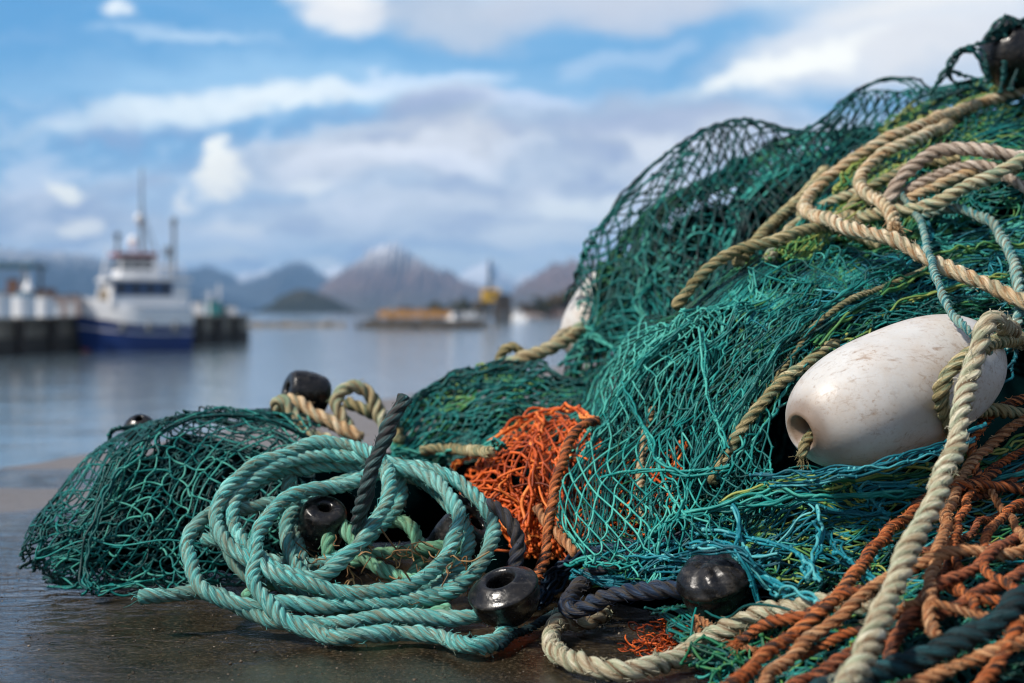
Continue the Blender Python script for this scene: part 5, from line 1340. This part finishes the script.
# ---- air between us and the mountains
HAZE = True
if HAZE:
    m = bpy.data.materials.new('air'); m.use_nodes = True; nt = m.node_tree; nt.nodes.clear()
    out = nt.nodes.new('ShaderNodeOutputMaterial'); pv = nt.nodes.new('ShaderNodeVolumePrincipled'); nt.links.new(pv.outputs[0], out.inputs['Volume'])
    pv.inputs['Color'].default_value = (.34, .62, 1., 1); pv.inputs['Density'].default_value = 1.1e-4; pv.inputs['Anisotropy'].default_value = 0.
    bm = bmesh.new(); bx(bm, (0, 6400, 245), (20000, 14000, 500 + 0.))
    o = bm_obj('haze', bm, m, loc=(0, 0, 0)); o.data.update()
    tag(o, kind='stuff')
# =================================================================== CAMERA, LIGHT, SKY
cd = bpy.data.cameras.new('camera'); cam = bpy.data.objects.new('camera', cd); COL.objects.link(cam)
cam.location = (0, 0, CAMZ); cam.rotation_euler = (math.pi / 2, 0, 0)
cd.sensor_width = 36.0; cd.lens = 36.0 * F / 1024.0; cd.shift_y = -(341.5 - HY) / 1024.0
cd.clip_start = .05; cd.clip_end = 60000
cd.dof.use_dof = True; cd.dof.focus_distance = 1.42; cd.dof.aperture_fstop = 4.3; cd.dof.aperture_blades = 9
scn.camera = cam

SUN_AZ, SUN_EL = math.radians(-120), math.radians(49)    # azimuth from +Y toward +X
sd = bpy.data.lights.new('sun', 'SUN'); sun = bpy.data.objects.new('sun', sd); COL.objects.link(sun)
sdir = Vector((math.sin(SUN_AZ) * math.cos(SUN_EL), math.cos(SUN_AZ) * math.cos(SUN_EL), math.sin(SUN_EL)))
sun.rotation_euler = sdir.to_track_quat('Z', 'Y').to_euler()
sun.location = (0, 0, 50)
sd.energy = 4.3; sd.angle = math.radians(5); sd.color = (1.0, .93, .84)

w = bpy.data.worlds.new('World'); scn.world = w; w.use_nodes = True
nt = w.node_tree; nt.nodes.clear(); n = N(nt)
wo = nt.nodes.new('ShaderNodeOutputWorld'); bg = nt.nodes.new('ShaderNodeBackground'); nt.links.new(bg.outputs[0], wo.inputs[0])
bg.inputs[1].default_value = .1
sky = nt.nodes.new('ShaderNodeTexSky'); sky.sky_type = 'NISHITA'; sky.sun_disc = False
sky.sun_elevation = SUN_EL; sky.sun_rotation = SUN_AZ; sky.air_density = 1.0; sky.dust_density = .6; sky.ozone_density = 2.
d = n.vm('NORMALIZE', n.coord('Generated'))
x, y, z = n.sep(d)
ya = n.math('MAXIMUM', n.math('ABSOLUTE', y), .12)
# tangent-plane coordinates of the direction, 1 unit = 4 degrees or so
U = n.math('MULTIPLY', n.math('DIVIDE', x, ya), 14.22); V = n.math('MULTIPLY', n.math('DIVIDE', z, ya), 14.22)
uv = n.comb(U, V, 0.)
d1 = n.noise(uv, .55, 7, .6, 0., 'Color'); d1 = n.vm('SUBTRACT', d1, (.5, .5, .5))
d2 = n.noise(n.vm('MULTIPLY', uv, (.7, 1.8, 1)), 1.3, 6, .62, 0., 'Color'); d2 = n.vm('SUBTRACT', d2, (.5, .5, .5))
uvd = n.vm('ADD', uv, n.vm('ADD', n.vm('MULTIPLY', d1, (1.5, .8, 0)), n.vm('MULTIPLY', d2, (.9, .42, 0))))
def srgb(r, g, b):
    f = lambda c: ((c / 255 + .055) / 1.055) ** 2.4 if c > 10 else c / 255 / 12.92
    return (f(r) * 11.2, f(g) * 11.2, f(b) * 11.2)
col = n.mix(1., sky.outputs[0], (1.0, 1.0, 1.0), 'MULTIPLY')
SKYC = col
# pale band toward the horizon, then banks of cloud
def bank(c, px, py, rx, ry, rot=0., op=1., soft=.55):
    global col
    p = n.vm('SUBTRACT', uvd, ((px - CX) / 100., (HY - py) / 100., 0.))
    m_ = nt.nodes.new('ShaderNodeMapping'); m_.vector_type = 'POINT'
    nt.links.new(p, m_.inputs[0]); m_.inputs['Rotation'].default_value = (0, 0, -math.radians(rot))
    q = n.vm('MULTIPLY', m_.outputs[0], (100. / rx, 100. / ry, 0.))
    l = n.vm('LENGTH', q)
    f = n.ramp(l, [(0., 1.), (1 - soft, .9), (1., 0.)], 'EASE')
    if op != 1.: f = n.math('MULTIPLY', f, op)
    col = n.mix(f, col, srgb(*c))
B = bank
B((98,156,200), 300, 60, 1700, 420, 0, .95, .6)
B((70,138,190), 40, 10, 320, 90, 0, .75, .8)
B((156,194,222), 300, 90, 420, 40, 0, .7, .8)
B((207,219,227), 512, 330, 1500, 150, 0, .85, .7)
B((185,201,217), 520, 210, 900, 70, 0, .7, .7)
# upper sky
B((214,217,219), 700, -60, 520, 90, 0, .9)
B((235,231,225), 330, 8, 70, 38, -10, .9)
B((177,185,197), 450, 15, 120, 45, -5, .9)
B((187,191,201), 600, 5, 150, 36, 0, .85)
B((223,222,221), 880, 40, 230, 60, 12, .9)
B((246,245,235), 780, 66, 150, 20, 16, .85)
B((214,213,213), 960, 60, 120, 50, 0, .7)
B((223,221,217), 960, -10, 160, 30, 8, .7)
# streaks
B((229,237,237), 190, 112, 270, 17, 7, .85, .8)
B((234,239,237), 300, 98, 150, 14, 3, .6, .8)
B((209,225,235), 190, 42, 110, 10, -4, .5, .8)
B((241,243,239), 141, 17, 24, 12, 0, .8, .8)
# main grey banks
B((173,181,195), 590, 132, 240, 40, 4, .8)
B((179,185,197), 720, 150, 220, 52, 0, .9)
B((165,171,183), 440, 110, 90, 30, 6, .8)
B((211,209,209), 400, 150, 170, 34, 2, .8)
B((193,197,205), 300, 165, 120, 30, -6, .7)
B((183,191,203), 560, 185, 240, 40, 0, .85)
B((197,203,211), 420, 215, 260, 36, 0, .8)
B((163,173,191), 40, 205, 130, 36, -6, .9)
B((173,183,197), 110, 225, 140, 20, 0, .8)
B((191,201,211), 60, 240, 170, 16, 0, .7)
B((173,185,201), 130, 186, 60, 12, 0, .6)
# broken texture of the banks
tx = n.noise(n.vm('MULTIPLY', uvd, (.8, 2.2, 1.)), 1.1, 6, .6)
lowmask = n.ramp(n.math('DIVIDE', V, 4.), [(0., .0), (.1, 1.), (.44, 1.), (.56, .12)])
col = n.mix(n.math('MULTIPLY', n.ramp(tx, [(.48, 0.), (.62, .5)]), lowmask), col, srgb(228, 230, 236))
col = n.mix(n.math('MULTIPLY', n.ramp(tx, [(.36, .65), (.50, 0.)]), lowmask), col, srgb(138, 152, 184))
# bright heads
B((228,234,242), 420, 84, 110, 13, 4, .5)
B((236,238,242), 620, 62, 80, 16, 16, .2)
B((204,212,228), 500, 102, 120, 16, 0, .7)
B((232,234,240), 420, 160, 90, 12, -3, .6)
B((142,156,186), 430, 108, 70, 12, 4, .75)
B((148,160,188), 640, 125, 120, 14, 4, .6)
B((246,243,231), 226, 172, 38, 30, 0, .95)
B((246,245,235), 217, 146, 17, 24, 0, .95)
B((246,245,233), 58, 186, 26, 12, -28, .95)
B((246,243,233), 84, 222, 28, 14, 0, .95)
B((235,235,231), 190, 202, 24, 9, 0, .8)
B((231,233,231), 320, 180, 40, 12, -4, .7)
B((231,235,233), 575, 205, 66, 16, 4, .9)
B((223,227,227), 530, 232, 90, 16, 0, .7)
B((225,227,229), 660, 150, 40, 16, 10, .7)
B((235,235,231), 250, 228, 40, 14, 0, .6)
B((215,225,227), 470, 262, 120, 16, 0, .75)
B((235,239,235), 345, 263, 28, 9, 0, .8)
B((231,235,233), 215, 258, 60, 8, 0, .7)
B((223,227,229), 110, 250, 90, 10, 0, .7)
# above the frame and all round: broken cloud
g3 = n.vm('DIVIDE', d, n.comb(n.math('MAXIMUM', n.math('ADD', z, .12), .05), n.math('MAXIMUM', n.math('ADD', z, .12), .05), n.math('MAXIMUM', n.math('ADD', z, .12), .05)))
cl = n.noise(g3, 1.6, 7, .58)
clf = n.ramp(cl, [(.40, 0.), (.56, 1.)])
clc = n.mix(n.ramp(n.noise(g3, 2.6, 5), [(.35, 0.), (.65, 1.)]), srgb(104, 118, 148), srgb(190, 193, 200))
high = n.math('MAXIMUM', n.ramp(z, [(.22, 0.), (.34, 1.)]), n.ramp(y, [(0., 1.), (.25, 0.)]))
up = n.mix(clf, SKYC, clc)
col = n.mix(high, col, up)
nt.links.new(col, bg.inputs[0])

vs = scn.view_settings
vs.view_transform = 'Standard'; vs.look = 'None'; vs.exposure = 0.36; vs.gamma = 1.0; vs.use_curve_mapping = False
cy = scn.cycles
cy.use_denoising = True; cy.denoiser = 'OPENIMAGEDENOISE'; cy.denoising_input_passes = 'RGB_ALBEDO_NORMAL'
cy.max_bounces = 6; cy.diffuse_bounces = 3; cy.glossy_bounces = 3; cy.transmission_bounces = 4; cy.volume_bounces = 0; cy.transparent_max_bounces = 8
cy.filter_width = 1.2
cy.use_adaptive_sampling = True; cy.adaptive_threshold = .01
cy.caustics_reflective = False; cy.caustics_refractive = False
